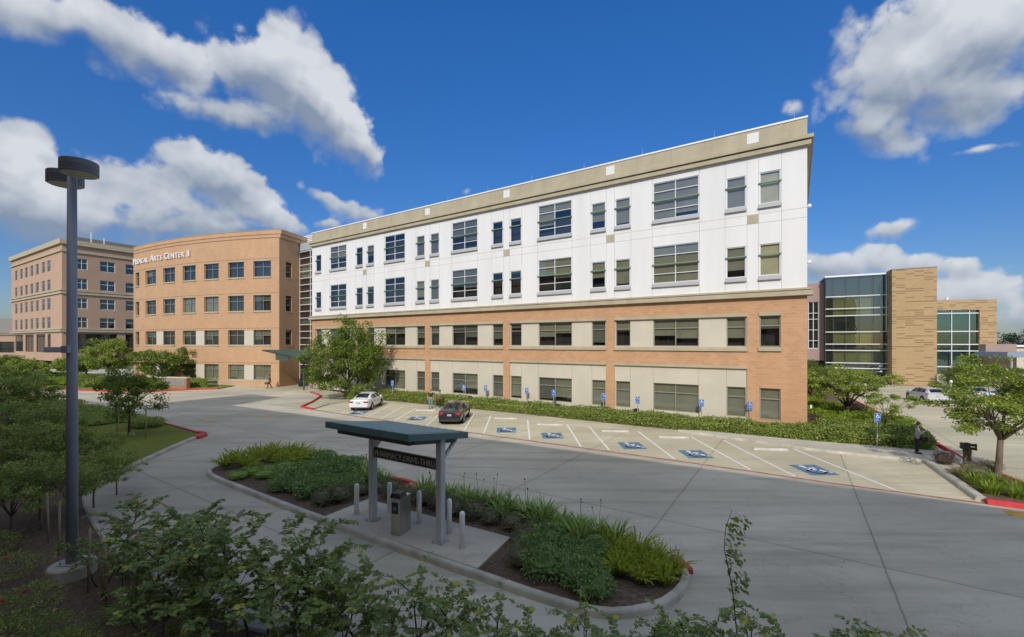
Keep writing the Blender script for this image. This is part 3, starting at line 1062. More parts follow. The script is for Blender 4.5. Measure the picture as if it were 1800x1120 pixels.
b.box(ML - .3, .36, 20.422, ML + .04, DEP, 20.53)
b.build('coping', m_cap, main)
m_tile = plain('white_tile', (0.74, 0.73, 0.70), 0.7)
for a, c in PIL:
    b = MB()
    b.box(a, .005, 19.53, c, .03, 20.23)
    b.build('white_tile', m_tile, main)
b = MB()
b.box(.3, .7, 19.2, ML - .3, DEP - .2, 19.3)
b.build('roof', m_roof, main)
b = MB()
b.face([(.3, .75, 0), (ML - .3, .75, 0), (ML - .3, .75, 18.6), (.3, .75, 18.6)])
for z in (0.05, 4.6, 9.2, 13.9, 18.6):
    b.face([(.3, .1, z), (ML - .3, .1, z), (ML - .3, .75, z), (.3, .75, z)])
b.face([(0, DEP, 0), (ML, DEP, 0), (ML, DEP, 20.4), (0, DEP, 20.4)])
b.build('inner_wall', m_dark, main)
SILL_W = (.06, .16, .30, m_sill)
for zi, z0 in enumerate((10.51, 15.33)):
    for i, x in enumerate(BIG):
        bl = [(.5, 1), (0, 0), (.8, 1), (.5, 0), (.8, 0)][i] if zi else [(0, 0), (0, 0), (.5, 1), (.6, 0), (.9, 0)][i]
        add_window(main, x, z0, 'ub', 3.25, 2.80, m_alu, (.5,), (.25, .75), bl, SILL_W, .5, .055, .03)
    for i, x in enumerate(SMALL):
        bl = [(0, 0), (0, 0), (.4, 1), (.9, 1), (1, 1), (0, 0), (.2, 1), (.7, 0), (.9, 0), (1, 0), (1, 2)][i]
        add_window(main, x, z0, 'us', 1.2, 2.12, m_alu, (), (), bl, SILL_W, .66, .06, .03)
for z0, hh in ((5.74, 2.03), (0.90, 2.06)):
    low = z0 < 2
    for i, x in enumerate(BIG):
        bl = (random.choice([.9, 1, .8, .7]), 1) if low and i < 4 else ((1, 0) if low else [(.5, 1), (.3, 1), (.5, 1), (.7, 0), (.7, 0)][i])
        add_window(main, x, z0, 'lb%d' % low, 3.25, hh, m_bronze if low else m_bronze, (.5,), (.67,), bl, None, None, .07, .13)
    for i, x in enumerate(SMALL[:-1]):
        bl = (1, 1) if low and i < 6 else ((1, 0) if low else [(.3, 1), (.4, 1), (.3, 1), (.6, 1), (.4, 1), (.6, 1), (.3, 1), (.7, 1), (.5, 0), (.8, 0)][i])
        add_window(main, x, z0, 'ls%d' % low, 1.2, hh, m_bronze, (), (.67,), bl, None, None, .07, .13)
add_window(main, 51.42, 5.74, 'cs', 1.21, 2.07, m_bronze, (), (.68,), (.4, 0), None, None, .07, .05)
add_window(main, 51.42, 0.87, 'cs1', 1.21, 2.10, m_bronze, (), (.66,), (1, 0), None, None, .07, .05)
for z in (15.0, 11.3):
    b = MB()
    b.ball((ML + .14, 1.0, z), .13, 10)
    b.build('wall_lamp', m_cap, main, True)
for x in (53.4, 48.6, 43.5, 38.6, 33.5, 28.6, 23.5):
    b = MB()
    b.tube([(x, .25, 20.52), (x, .25, 21.15)], [.018, .008], 5)
    b.build('lightning_rod', m_steel, main)

# ------------------------------------------------------------------ curved block with the lettering
ARC_C, ARC_R = (-18.7, 138.5), 80.15
PHI0 = R(-32.3)
ARC_L = ARC_R * R(22.9)


def bend(p):
    ph = PHI0 + p[0] / ARC_R
    r = ARC_R - p[1]
    return (ARC_C[0] + r * math.sin(ph), ARC_C[1] - r * math.cos(ph), p[2])


def arc_a(u):
    """arc length on the curved wall seen at photo column u"""
    k = (u - 900) / F_PX
    lo, hi = 0.0, ARC_L
    for _ in range(50):
        mid = (lo + hi) / 2
        x, y, _z = bend((mid, 0, 0))
        if x / y < k:
            lo = mid
        else:
            hi = mid
    return (lo + hi) / 2


arts = thing('curved_office_building', 'tan block building with curved front and raised white lettering left of the glass link', 'building', (0, 0, 0))
cols = [(238.1, 244.7), (255.6, 274.2), (286.6, 307.5), (321.2, 343.8), (358.8, 384.4), (401, 428.8), (445.3, 476.2)]
ac = [(arc_a(u0), arc_a(u1)) for u0, u1 in cols]
rows = [(0.92, 2.98), (5.72, 7.80), (10.45, 12.60), (15.15, 17.30)]
m_tan = blockwork('tan_block', (0.54, 0.335, 0.195), var=0.05, light=1.1)
AH = 21.5
b = MB()
holes = []
pairs = [(ac[1], ac[2]), (ac[3], ac[4]), (ac[5], ac[6])]
for ri, (z0, z1) in enumerate(rows):
    if ri < 2:
        holes += [(p[0], q[1], z0, z1) for p, q in pairs] + [(ac[0][0], ac[0][1], z0, z1)]
    else:
        holes += [(a, c, z0, z1) for a, c in ac]
b.wall(0, ARC_L, 0, AH, holes, 0, .22, 0, 1.6)
for z in (20.45, 20.92, 17.62, 12.9, 8.05, 3.25):
    for i in range(20):
        b.box(ARC_L * i / 20, -.012 if z < 20 else -.05, z - .03, ARC_L * (i + 1) / 20, .01, z + .03, 1)
b.build('curved_wall', [m_tan, plain('tan_joint', (0.30, 0.17, 0.10), 0.9)], arts, fn=bend)
for p, q in pairs:
    for z0, z1 in rows[:2]:
        b = MB()
        b.wall(p[1], q[0], z0, z1, [], .05, .17, 0, 1.2)
        b.build('cream_panel', m_cream, arts, fn=bend)
for z0, z1 in rows:
    spans = [(p[0], q[1]) for p, q in pairs] + [ac[0]] if z0 < 9 else ac
    for a, c in spans:
        b = MB()
        b.box(a - .05, -.10, z0 - .2, c + .05, .05, z0 - .003)
        b.build('stone_sill', m_beige, arts, fn=bend)
        b = MB()
        b.box(a - .05, -.04, z1 + .003, c + .05, .05, z1 + .16)
        b.build('stone_lintel', m_beige, arts, fn=bend)
b = MB()
for i in range(20):
    b.box(ARC_L * i / 20, -.05, AH, ARC_L * (i + 1) / 20, .5, AH + .06)
b.build('coping', m_beige, arts, fn=bend)
for ri, (z0, z1) in enumerate(rows):
    for ci, (a, c) in enumerate(ac):
        x, y, _ = bend((a, .16, 0))
        x2, y2, _ = bend((c, .16, 0))
        w = math.hypot(x2 - x, y2 - y)
        bl = (1, 0) if ri == 0 else random.choice([(0, 0), (.3, 1), (.4, 1), (1, 0), (.5, 1)] if ri < 3 else [(0, 0), (0, 0), (.3, 1)])
        add_window(arts, 0, 0, 'arts%d%d' % (ri, ci), w, z1 - z0, m_bronze, (.5,) if ci else (), (.64,), bl, None, None, .06, mx=((x, y, z0), math.atan2(y2 - y, x2 - x)))
# side wall, roof and core
p0 = bend((ARC_L, 0, 0))
ux, uy = .248, .969
side = MB()
SH = [(1.2, 2.3, z0, z1) for z0, z1 in rows[1:]]
side.wall(0, 14, 0, AH, SH, 0, .2)
side_rz = math.atan2(uy, ux)
side.build('side_wall', m_tan, arts, loc=(p0[0], p0[1], 0), rz=side_rz)
for z0, z1 in rows[1:]:
    ox, oy = p0[0] + ux * 1.2 - uy * .1, p0[1] + uy * 1.2 + ux * .1
    add_window(arts, 0, 0, 'side', 1.1, z1 - z0, m_dkframe, (), (.34, .67), (0, 0), (.05, .14, .2, m_beige), None, .05, mx=((ox, oy, z0), side_rz))
b = MB()
b.box(-.02, -.22, 20.4, 7.2, .02, 20.9)
b.box(-.02, -.36, 20.93, 7.2, .02, AH + .02)
b.build('side_cornice', m_tan, arts, loc=(p0[0], p0[1], 0), rz=side_rz)
b = MB()
outer = [bend((ARC_L * i / 20, .02, 0)) for i in range(21)]
back = [(p0[0] + ux * 14, p0[1] + uy * 14), (outer[0][0] + 5, outer[0][1] + 18)]
b.prism([(p[0], p[1]) for p in outer] + back, None, 20.9)
inner = [bend((ARC_L * i / 20, .5, 0)) for i in range(21)]
for p, q in zip(inner, inner[1:]):
    b.face([(p[0], p[1], 0), (q[0], q[1], 0), (q[0], q[1], 20.8), (p[0], p[1], 20.8)], 1)
q = (outer[0][0] + 5, outer[0][1] + 18)
b.face([(outer[0][0], outer[0][1], 0), (q[0], q[1], 0), (q[0], q[1], AH), (outer[0][0], outer[0][1], AH)], 2)
e = (p0[0] + ux * .3 - uy * .5, p0[1] + uy * .3 + ux * .5)
b.face([(e[0], e[1], 0), (e[0] + ux * 13, e[1] + uy * 13, 0), (e[0] + ux * 13, e[1] + uy * 13, 20.8), (e[0], e[1], 20.8)], 1)
b.build('core', [m_roof, m_dark, m_tan], arts)


def text_mesh(txt, size, depth, spacing=1.0):
    cu = bpy.data.curves.new('txt', 'FONT')
    cu.body = txt
    cu.size = size
    cu.extrude = depth
    cu.space_character = spacing
    cu.resolution_u = 2
    ob = bpy.data.objects.new('txt', cu)
    C.objects.link(ob)
    bpy.context.view_layer.update()
    me = bpy.data.meshes.new_from_object(ob.evaluated_get(bpy.context.evaluated_depsgraph_get()))
    bpy.data.objects.remove(ob)
    bpy.data.curves.remove(cu)
    vs = [v.co.copy() for v in me.vertices]
    fs = [list(p.vertices) for p in me.polygons]
    bpy.data.meshes.remove(me)
    return vs, fs


# raised lettering: larger initials, as on the wall
a0, a1 = arc_a(236.2), arc_a(334.5)
b = MB()
cur = 0.0
glyphs = []
for word in ('MEDICAL', 'ARTS', 'CENTER', 'II'):
    for i, ch in enumerate(word):
        s_ = 1.34 if (i == 0 or word == 'II') else 1.06
        vs, fs = text_mesh(ch, s_, .05)
        x0 = min(v.x for v in vs); x1 = max(v.x for v in vs)
        glyphs.append((word, cur - x0, vs, fs))
        cur += x1 - x0 + .14
    cur += .42
tot = cur - .56
kx = (a1 - a0) / tot
m_letter = plain('white_letter_face', (0.85, 0.85, 0.84), 0.4)
for word in ('MEDICAL', 'ARTS', 'CENTER', 'II'):
    b = MB()
    for w_, gx, vs, fs in glyphs:
        if w_ == word:
            b.raw([(a0 + (gx + v.x) * kx, -.14 - v.z, 18.62 + v.y) for v in vs], fs)
    b.build('lettering', m_letter, arts, fn=bend)

# ------------------------------------------------------------------ glass link between the two
linkb = thing('glass_link', 'narrow glazed stair link with white mullions between the tan and the white building', 'building', (-26.4, 57.4, 0), MAIN_RZ)
b = MB()
X0, X1, YL = -6.9, -.02, 2.43
zs = [2.9 + .955 * i for i in range(18)]
for z in zs:
    b.box(X0, YL - .06, z - .045, X1, YL + .04, z + .045)
for x in (X0 + .05, -4.2, -2.1, X1 - .05):
    b.box(x - .04, YL - .04, 0, x + .04, YL + .05, 19.26)
b.build('mullion', m_alu, linkb)
b = MB()
for i, (z0, z1) in enumerate(zip([0] + zs, zs + [19.26])):
    b.face([(X0, YL, z0 + .002), (X1, YL, z0 + .002), (X1, YL, z1 - .002), (X0, YL, z1 - .002)])
b.build('glass', m_glass, linkb)
b = MB()
for i, (z0, z1) in enumerate(zip(zs, zs[1:])):
    b.face([(X0, YL + .3, z0), (X1, YL + .3, z0), (X1, YL + .3, z1), (X0, YL + .3, z1)], 1 if i in (14, 13) else (2 if i in (6, 9) else 0))
b.face([(X0, YL + 3, 0), (X1, YL + 3, 0), (X1, YL + 3, 2.9), (X0, YL + 3, 2.9)], 0)
b.build('inner_wall', [plain('brown_interior', (0.085, 0.045, 0.032), 0.8), m_blind[0], m_blind[1]], linkb)
b = MB()
b.box(X0, YL - .10, 19.27, X1, YL + 6, 20.35)
b.build('metal_fascia', plain('blue_grey_metal', (0.40, 0.45, 0.52), 0.35), linkb)
b = MB()
for i in range(6):
    b.box(X0 - 2, YL + 1.2, 20.4 + i * .26, X1 + 1.5, YL + 1.4, 20.56 + i * .26)
b.build('roof_louvre', m_alu, linkb)
b = MB()
b.box(-3.9, YL - .09, .02, -3.82, YL - .05, 2.6); b.box(-2.9, YL - .09, .02, -2.82, YL - .05, 2.6); b.box(-1.9, YL - .09, .02, -1.82, YL - .05, 2.6)
b.build('door_frame', m_alu, linkb)

# entrance canopy: a tilted green metal wing on two struts
can = thing('entrance_canopy', 'green ribbed metal wing canopy over the entrance beside the tan building corner', 'canopy', (0, 0, 0))
P = [(-32.3, 56.2, 5.12), (-25.6, 51.6, 4.30), (-22.3, 56.5, 4.30), (-28.2, 61.6, 4.95)]
b = MB()
th = .14
b.face([(p[0], p[1], p[2]) for p in P])
b.face([(p[0], p[1], p[2] - th) for p in P][::-1])
for i in range(4):
    p, q = P[i], P[(i + 1) % 4]
    b.face([(p[0], p[1], p[2] - th), (q[0], q[1], q[2] - th), q, p])
b.build('canopy_deck', M('green_metal_roof', (0.028, 0.055, 0.05), 0.4, 0.15, 2), can)
b = MB()
for i in range(13):
    t = (i + .5) / 13
    p = [P[0][k] * (1 - t) + P[1][k] * t for k in range(3)]
    q = [P[3][k] * (1 - t) + P[2][k] * t for k in range(3)]
    b.tube([(p[0], p[1], p[2] + .03), (q[0], q[1], q[2] + .03)], .035, 4)
b.build('roof_rib', M('pale_green_rib', (0.16, 0.24, 0.21), 0.4), can)
b = MB()
b.tube([(-30.2, 57.3, 4.45), (-24.5, 54.6, 3.85)], .13, 8)
b.tube([(-27.4, 56.0, 4.1), (-25.5, 60.0, 4.2)], .11, 8)
for x, y in ((-26.6, 55.6), (-24.6, 57.5)):
    b.tube([(x, y, 0), (x, y, 4.2)], .12, 10)
b.build('strut', M('green_strut', (0.07, 0.12, 0.11), 0.4), can)
b = MB()
b.bbox(-31.0, 57.0, 3.75, -29.3, 57.35, 4.55, .03)
b.build('light_box', plain('pale_glass_box', (0.45, 0.62, 0.60), 0.3), can)

# ------------------------------------------------------------------ pink six storey block, far left
pink_rz = math.atan2(-.514, .858)
pink = thing('six_storey_building', 'pinkish six storey block with narrow windows and round ground columns at far left', 'building', (-108.6, 105, 0), pink_rz)
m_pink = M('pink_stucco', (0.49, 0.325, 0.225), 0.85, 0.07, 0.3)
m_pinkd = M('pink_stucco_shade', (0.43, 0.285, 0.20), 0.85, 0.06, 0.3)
LW, RW = 46.0, 40.0
# left face runs along -x, right face along +y
zt = 6 + 184 / 7.29
lz = [(26.9, 24.1), (22.0, 19.3), (17.3, 14.4), (12.6, 9.7)]


def left_x(u):
    k = (u * .2232 - 900) / F_PX
    return -(-108.6 - k * 105) / (.858 + .514 * k)


LXs = [(left_x(a), left_x(c)) for a, c in ((117, 137), (157, 178), (196, 218), (239, 262), (280, 305), (328, 354), (370, 397))]
b = MB()
holes = [(min(a, c), max(a, c), q1, q0) for a, c in LXs for q0, q1 in lz]
big_l = [(left_x(a), left_x(c)) for a, c in ((120, 182), (198, 266), (284, 357), (373, 399))]
holes_b = [(min(a, c), max(a, c), 3.0 + .6, 8.6 - 0.3) for a, c in big_l]
LW = 45.5
b.wall(-LW, 0, 1.5, 30.4, holes + holes_b, 0, .25)
b.build('left_wall', m_pink, pink)
b = MB()


def right_y(u):
    k = (u * .2232 - 900) / F_PX
    return (k * 105 + 108.6) / (.514 - k * .858)


RYs = [(right_y(a), right_y(c)) for a, c in ((510, 592), (598, 690), (787, 908), (989, 1045))]
rys = RYs[1:]
fake = MB()
rz_rows = [(26.9, 24.2), (22.0, 19.3), (17.2, 14.5), (12.4, 9.7)]
holes = [(a, c if i < 2 else c + 2.2, q1, q0) for i, (a, c) in enumerate(rys) for q0, q1 in rz_rows]
holes += [(right_y(520), right_y(922), 3.6, 8.3), (right_y(988), right_y(1045) + 3, 3.6, 8.3)]
fake.wall(0, 40, 1.5, 30.4, holes, 0, .25)
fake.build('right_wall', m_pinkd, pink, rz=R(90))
m_wg = plain('blue_grey_frame', (0.33, 0.35, 0.37), 0.5)
for a, c in LXs:
    for q0, q1 in lz:
        w = abs(a - c)
        add_window(pink, 0, 0, 'pl%d' % int(w * 100), w, q0 - q1, m_wg, (.5,), (.7,), random.choice([(0, 0), (.4, 1)]), None, None, .12, mx=((min(a, c), .1, q1), 0))
for a, c in big_l:
    w = abs(a - c)
    add_window(pink, 0, 0, 'pb%d' % int(w * 100), w, 4.7, m_dkframe, (.33, .66) if w > 3 else (.5,), (.35, .62), (0, 0), None, None, .12, mx=((min(a, c), .1, 3.6), 0))
for h in holes:
    w = h[1] - h[0]
    add_window(pink, 0, 0, 'pr%d_%d' % (int(w * 100), int(h[2] * 10)), w, h[3] - h[2], m_alu if h[2] > 9 else m_dkframe, (.5,) if h[2] > 9 else (.25, .5, .75), (.6,) if h[2] > 9 else (.25, .5, .75), (0, 0), None, None, .10,
               mx=((-.12, h[0], h[2]), R(90)))
b = MB()
for z0, z1, pr in ((30.0, 31.2, .5), (28.2, 28.6, .3), (18.0, 18.5, .3), (18.7, 18.95, .4), (8.75, 9.15, .4), (9.3, 9.5, .3)):
    b.box(-LW - pr, -pr, z0, 0 + pr, 0.3, z1)
    b.box(-.3, .3, z0, pr, 40, z1)
b.build('cornice', M('pale_band', (0.46, 0.40, 0.28), 0.8), pink)
b = MB()
b.box(-38, 4, 31.2, -8, 30, 33.6)
b.build('penthouse', M('penthouse_screen', (0.24, 0.21, 0.17), 0.8, 0.1, 1, stretch=(6, 6, .2)), pink)
b = MB()
b.box(-LW + .3, .6, 2.0, -.6, 39, 30.2)
b.box(-LW + 1, 7, 0, -5, 39, 2.0)
b.build('core', m_dark, pink)
b = MB()
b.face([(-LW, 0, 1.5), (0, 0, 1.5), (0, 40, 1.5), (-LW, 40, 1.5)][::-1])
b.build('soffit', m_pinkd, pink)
for u in (130, 210, 297, 395):
    x = left_x(u)
    b = MB()
    b.lathe([(1.25, 0), (1.25, 1.6)], 20, (x, 1.6, -.1))
    b.build('column', m_pink, pink, True)
b = MB()
b.lathe([(.8, 0), (.8, 1.6)], 16, (-.9, 1.2, -.1))
b.build('column', m_pink, pink, True)
for u, h in ((730, 2.8), (832, 1.8)):
    b = MB()
    y = right_y(u)
    b.tube([(-1, y, 31.2), (-1, y, 31.2 + h)], .12, 6)
    b.build('roof_pipe', m_alu, pink)
# low wing further left
low = thing('low_building', 'low brown wing with grey roof screen at the left edge', 'building', (-155, 128, 0), R(-8))
b = MB()
b.wall(-30, 28, 1.0, 8.2, [(5, 20, 3.2, 6.4)], 0, .3)
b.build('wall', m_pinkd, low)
b = MB()
b.box(-30, -.3, 8.2, 29, 12, 8.9)
b.box(-30, 1.0, 9.0, 29, 12, 13.2, 1)
b.build('roof_screen', [M('brown_band', (0.26, 0.19, 0.14), 0.8), M('grey_screen', (0.25, 0.235, 0.21), 0.7, 0.1, 1, stretch=(4, 4, .2))], low)
add_window(low, 5, 3.2, 'lowb', 15, 3.2, m_dkframe, (.2, .4, .6, .8), (.5,), (0, 0), None, None, .15)
b = MB()
b.box(-30, .5, 0, 28, 10, 8)
b.build('core', m_dark, low)

# ------------------------------------------------------------------ right hand glass and sand brick building
m_sand = dashed_brick('sand_brick')
GZ = R(-29)
gcos, gsin = math.cos(GZ), math.sin(GZ)
gl_o = (58.2, 59.6)                                   # front right corner of the brick tower


def loc_g(u, yl):
    """x in the tower frame where photo column u meets the plane yl metres behind the tower front"""
    k = (u - 900) / F_PX
    ox, oy = gl_o[0] - gsin * yl, gl_o[1] + gcos * yl
    return -(ox - k * oy) / (gcos - k * gsin)


gb = thing('glass_clinic_building', 'green glass curtain wall building with a sand brick tower beyond the right parking lot', 'building', (gl_o[0], gl_o[1], 0), GZ)
tx0 = loc_g(1568, 0)
b = MB()
b.box(tx0, 0, 0, 0, 2.8, 16.4)
b.build('brick_tower', m_sand, gb)
b = MB()
b.box(tx0 - .06, -.06, 16.41, .06, 2.9, 16.5)
b.build('coping', m_bronze, gb)
gy = 2.55
gx0 = loc_g(1451, gy)
GT = 16.15
b = MB()
b.box(gx0 - .1, gy - .1, GT, tx0, gy + 8, GT + .22)
b.build('roof_edge', m_cap, gb)
hz = [0.9, 2.2, 3.1, 5.0 - .35, 6.0 - .05, 8.1, 10.1, 11.1, 13.1 - .4]
gp = 68.0 / F_PX
hz = [6 + (603 - v) * 66.5 / F_PX for v in (521, 542.5, 555, 583.5, 605, 616, 638, 647, 663)]
b = MB()
for z in hz:
    b.box(gx0, gy - .10, z - .06, tx0, gy + .02, z + .06)
b.build('mullion', m_alu, gb)
b = MB()
for u in (1451.5, 1464.5, 1487, 1510.5, 1535, 1557):
    x = loc_g(u, gy)
    b.box(x - .035, gy - .05, .2, x + .035, gy + .02, GT)
b.build('vertical_mullion', m_dkframe, gb)
m_ggl = glass('green_glass', (0.46, 0.51, 0.47), 0.20, (0.62, 0.69, 0.67))
b = MB()
lv = [0.1] + hz[::-1] + [GT]
for z0, z1 in zip(lv, lv[1:]):
    b.face([(gx0, gy, z0 + .002), (tx0, gy, z0 + .002), (tx0, gy, z1 - .002), (gx0, gy, z1 - .002)])
b.build('glass', m_ggl, gb)
b = MB()
xs_ = [loc_g(u, gy) for u in (1451.5, 1464.5, 1487, 1510.5, 1535, 1557)]
for i, (z0, z1) in enumerate(zip(lv, lv[1:])):
    for j, (xa, xb) in enumerate(zip(xs_, xs_[1:])):
        yellow = i in (3, 4, 5, 7, 8) and j in (1, 2, 3) or i in (0, 1) and j < 4
        grey_ = i in (9,)
        b.face([(xa, gy + .35, z0), (xb, gy + .35, z0), (xb, gy + .35, z1), (xa, gy + .35, z1)], 1 if yellow and i not in (4,) else (2 if grey_ else 0))
b.face([(gx0, gy + .35, 0), (gx0, gy + 8, 0), (gx0, gy + 8, GT), (gx0, gy + .35, GT)][::-1], 0)
b.face([(gx0, gy, 0), (gx0, gy + .35, 0), (gx0, gy + .35, GT), (gx0, gy, GT)][::-1], 0)
b.build('inner_wall', [plain('olive_spandrel', (0.075, 0.078, 0.062), 0.7), M('yellow_blind', (0.62, 0.55, 0.24), 0.8), plain('grey_spandrel', (0.16, 0.19, 0.18), 0.6)], gb)
# set-back pinkish wing left of the glass
py = 4.2
px0 = loc_g(1405, py)
px1 = loc_g(1452, py)
b = MB()
sx0, sx1 = loc_g(1420.5, py), loc_g(1439.3, py)
b.wall(px0 - 8, px1, 3.3, 15.6, [(sx0, sx1, 5.1, 12.6)], py, .2)
b.box(px0 - 8, py + .02, 3.2, px1, py + 9, 3.29)
b.build('side_wing', M('taupe_panel', (0.36, 0.25, 0.21), 0.5, 0.06, 0.5), gb)
add_window(gb, 0, 0, 'wing', sx1 - sx0, 7.5, m_alu, (.5,), (.17, .4, .63, .86 - .1), (0, 0), None, None, .09, mx=((sx0, py + .1, 5.1), 0))
b = MB()
b.box(px0 - 8, py + .6, .0, px1, py + 9, 15.4)
b.build('core', m_dark, gb)

# second sand brick block behind
g2 = thing('sand_brick_block', 'sand brick block framing a tall green glass front at the right horizon', 'building', (0, 0, 0))
by, bz = 80.0, 14.0
bxl, bxr = (1635 - 900) / F_PX * by, (1752.3 - 900) / F_PX * (by - 2)
wl, wr = (1640 - 900) / F_PX * by, (1721 - 900) / F_PX * (by - 1.4)
g2.location = (bxr, by - 2, 0)
g2rz = math.atan2(-2, bxr - bxl)
g2.rotation_euler = (0, 0, g2rz)
Wb = math.hypot(bxr - bxl, 2)
gxa, gxb = -Wb + .8, -Wb + math.hypot(wr - bxl, 1.5)
b = MB()
b.wall(-Wb, 0, 0, 13.85, [(gxa, gxb, .3, 12.0)], 0, .5)
b.face([(0, 0, 0), (0, 12, 0), (0, 12, 13.85), (0, 0, 13.85)])
b.face([(-Wb, 0, 13.85), (0, 0, 13.85), (0, 12, 13.85), (-Wb, 12, 13.85)])
b.build('brick_frame', m_sand, g2)
b = MB()
for v in (550.5, 582.5, 605.5, 617, 645):
    z = 6 + (603 - v) * 79 / F_PX
    b.box(gxa, .22, z - .08, gxb, .34, z + .08)
for f in (.40, .80):
    x = gxa + (gxb - gxa) * f
    b.box(x - .05, .24, .3, x + .05, .36, 12.0)
b.build('mullion', m_alu, g2)
b = MB()
b.face([(gxa, .38, .3), (gxb, .38, .3), (gxb, .38, 12.0), (gxa, .38, 12.0)])
b.build('glass', glass('teal_glass', (0.35, 0.5, 0.48), 0.30, (0.55, 0.78, 0.76)), g2)
b = MB()
b.face([(gxa, 1.6, .3), (gxb, 1.6, .3), (gxb, 1.6, 8.2), (gxa, 1.6, 8.2)], 0)
b.face([(gxa, 1.6, 8.2), (gxb, 1.6, 8.2), (gxb, 1.6, 12.0), (gxa, 1.6, 12.0)], 1)
b.build('inner_wall', [m_dark, plain('teal_spandrel', (0.12, 0.20, 0.19), 0.5)], g2)
b = MB()
b.box(gxb + .05, -1.2, 0, gxb + 4.6, -.02, 5.8)
b.build('taupe_annex', M('taupe_panel', (0.36, 0.25, 0.21), 0.5, 0.06, 0.5), g2)
b = MB()
b.tube([(-Wb * .55, 3, 13.8), (-Wb * .55, 3, 14.6)], .25, 8)
b.build('roof_vent', m_alu, g2)

# long low building and garage behind, right
lw_ = thing('long_low_building', 'long low cream building with flat roof edge below the far trees', 'building', (97, 104, 0), R(-12))
b = MB()
b.box(0, 0, 0, 70, 14, 5.1)
b.build('wall', M('pale_cream', (0.60, 0.54, 0.42), 0.8, 0.05, 0.5), lw_)
b = MB()
b.box(-.6, -.6, 5.12, 70.6, 14.6, 5.5)
b.build('roof', m_cap, lw_)
cpk = thing('carport', 'blue grey flat roofed carport right of the sand brick block', 'carport', (82, 72, 0), R(-8))
b = MB()
b.box(0, 0, 3.6, 22, 6, 4.5)
b.build('roof', plain('blue_grey_roof', (0.25, 0.29, 0.36), 0.5), cpk)
for x in (1, 8, 15, 21.5):
    b = MB()
    b.tube([(x, .5, 0), (x, .5, 3.6)], .15, 8)
    b.build('post', m_steel, cpk)

# ------------------------------------------------------------------ the block behind the viewpoint whose shade covers the foreground
sh = MB()
H0 = 20.0
shift = H0 / math.tan(SUN_EL)


def roof_pt(p, h=H0):
    s_ = h / math.tan(SUN_EL)
    return (p[0] - LX * s_, p[1] - LY * s_)


pa, pb = roof_pt((-30.8, 44.2)), roof_pt((27, 10.5))
dx, dy = pb[0] - pa[0], pb[1] - pa[1]
wl_ = math.hypot(dx, dy)
blk = thing('shading_office_block', 'tall tan office block behind the viewpoint that shades the drive lane', 'building', (pa[0], pa[1], 0), math.atan2(dy, dx))
nb_ = int(wl_ // 6)
holes = [(2 + 6 * i, 5.2 + 6 * i, z, z + 2.1) for i in range(nb_) for z in (1.0, 5.8, 10.5, 15.2)]
sh.wall(0, wl_, 0, H0, holes, 0, .2)
# the wall faces the camera (towards +y in this frame), so mirror it
sh.v = [(x, -y, z) for x, y, z in sh.v]
sh.build('wall', m_tan, blk)
b = MB()
b.box(0, -26, 0, wl_, -.5, H0 - .05)
b.build('core', [m_tan], blk)
b = MB()
for h in holes:
    b.face([(h[0], -.15, h[2]), (h[1], -.15, h[2]), (h[1], -.15, h[3]), (h[0], -.15, h[3])][::-1])
b.build('window_band', plain('dark_glazing', (0.03, 0.035, 0.04), 0.1), blk)
qa, qb, qc = roof_pt((-32.2, 49.0), H0 + 3.6), roof_pt((-25.4, 46.3), H0 + 3.6), roof_pt((-30.6, 51.2), H0 + 3.6)
b = MB()
pts = [roof_pt(q, H0 + 3.8) for q in ((-33.2, 46.4), (-25.4, 48.4), (-30.5, 51.6))]
a_, c_ = roof_pt((-30.6, 51.0), H0 + 3.8), roof_pt((-25.6, 48.2), H0 + 3.8)
d_ = (-dy / wl_ * -1 * 6, dx / wl_ * -1 * 6)
b.prism([a_, c_, (c_[0] - 4.2, c_[1] - 7), (a_[0] - 4.2, a_[1] - 7)], H0 - .1, H0 + 3.8)
o = b.build('stair_tower', m_tan)
o.parent = blk
o.matrix_parent_inverse = (Matrix.Translation(blk.location) @ Matrix.Rotation(blk.rotation_euler.z, 4, 'Z')).inverted()
wing_a, wing_b = roof_pt((-72, 56)), roof_pt((-30.8, 39.8))
b = MB()
b.prism([wing_a, wing_b, (wing_b[0] - 8, wing_b[1] - 16), (wing_a[0] - 8, wing_a[1] - 16)], 0, H0)
o = b.build('wing', m_tan)
o.parent = blk
o.matrix_parent_inverse = (Matrix.Translation(blk.location) @ Matrix.Rotation(blk.rotation_euler.z, 4, 'Z')).inverted()

# ------------------------------------------------------------------ plants
def unit(v):
    return v / np.maximum(np.linalg.norm(v, axis=-1, keepdims=True), 1e-9)


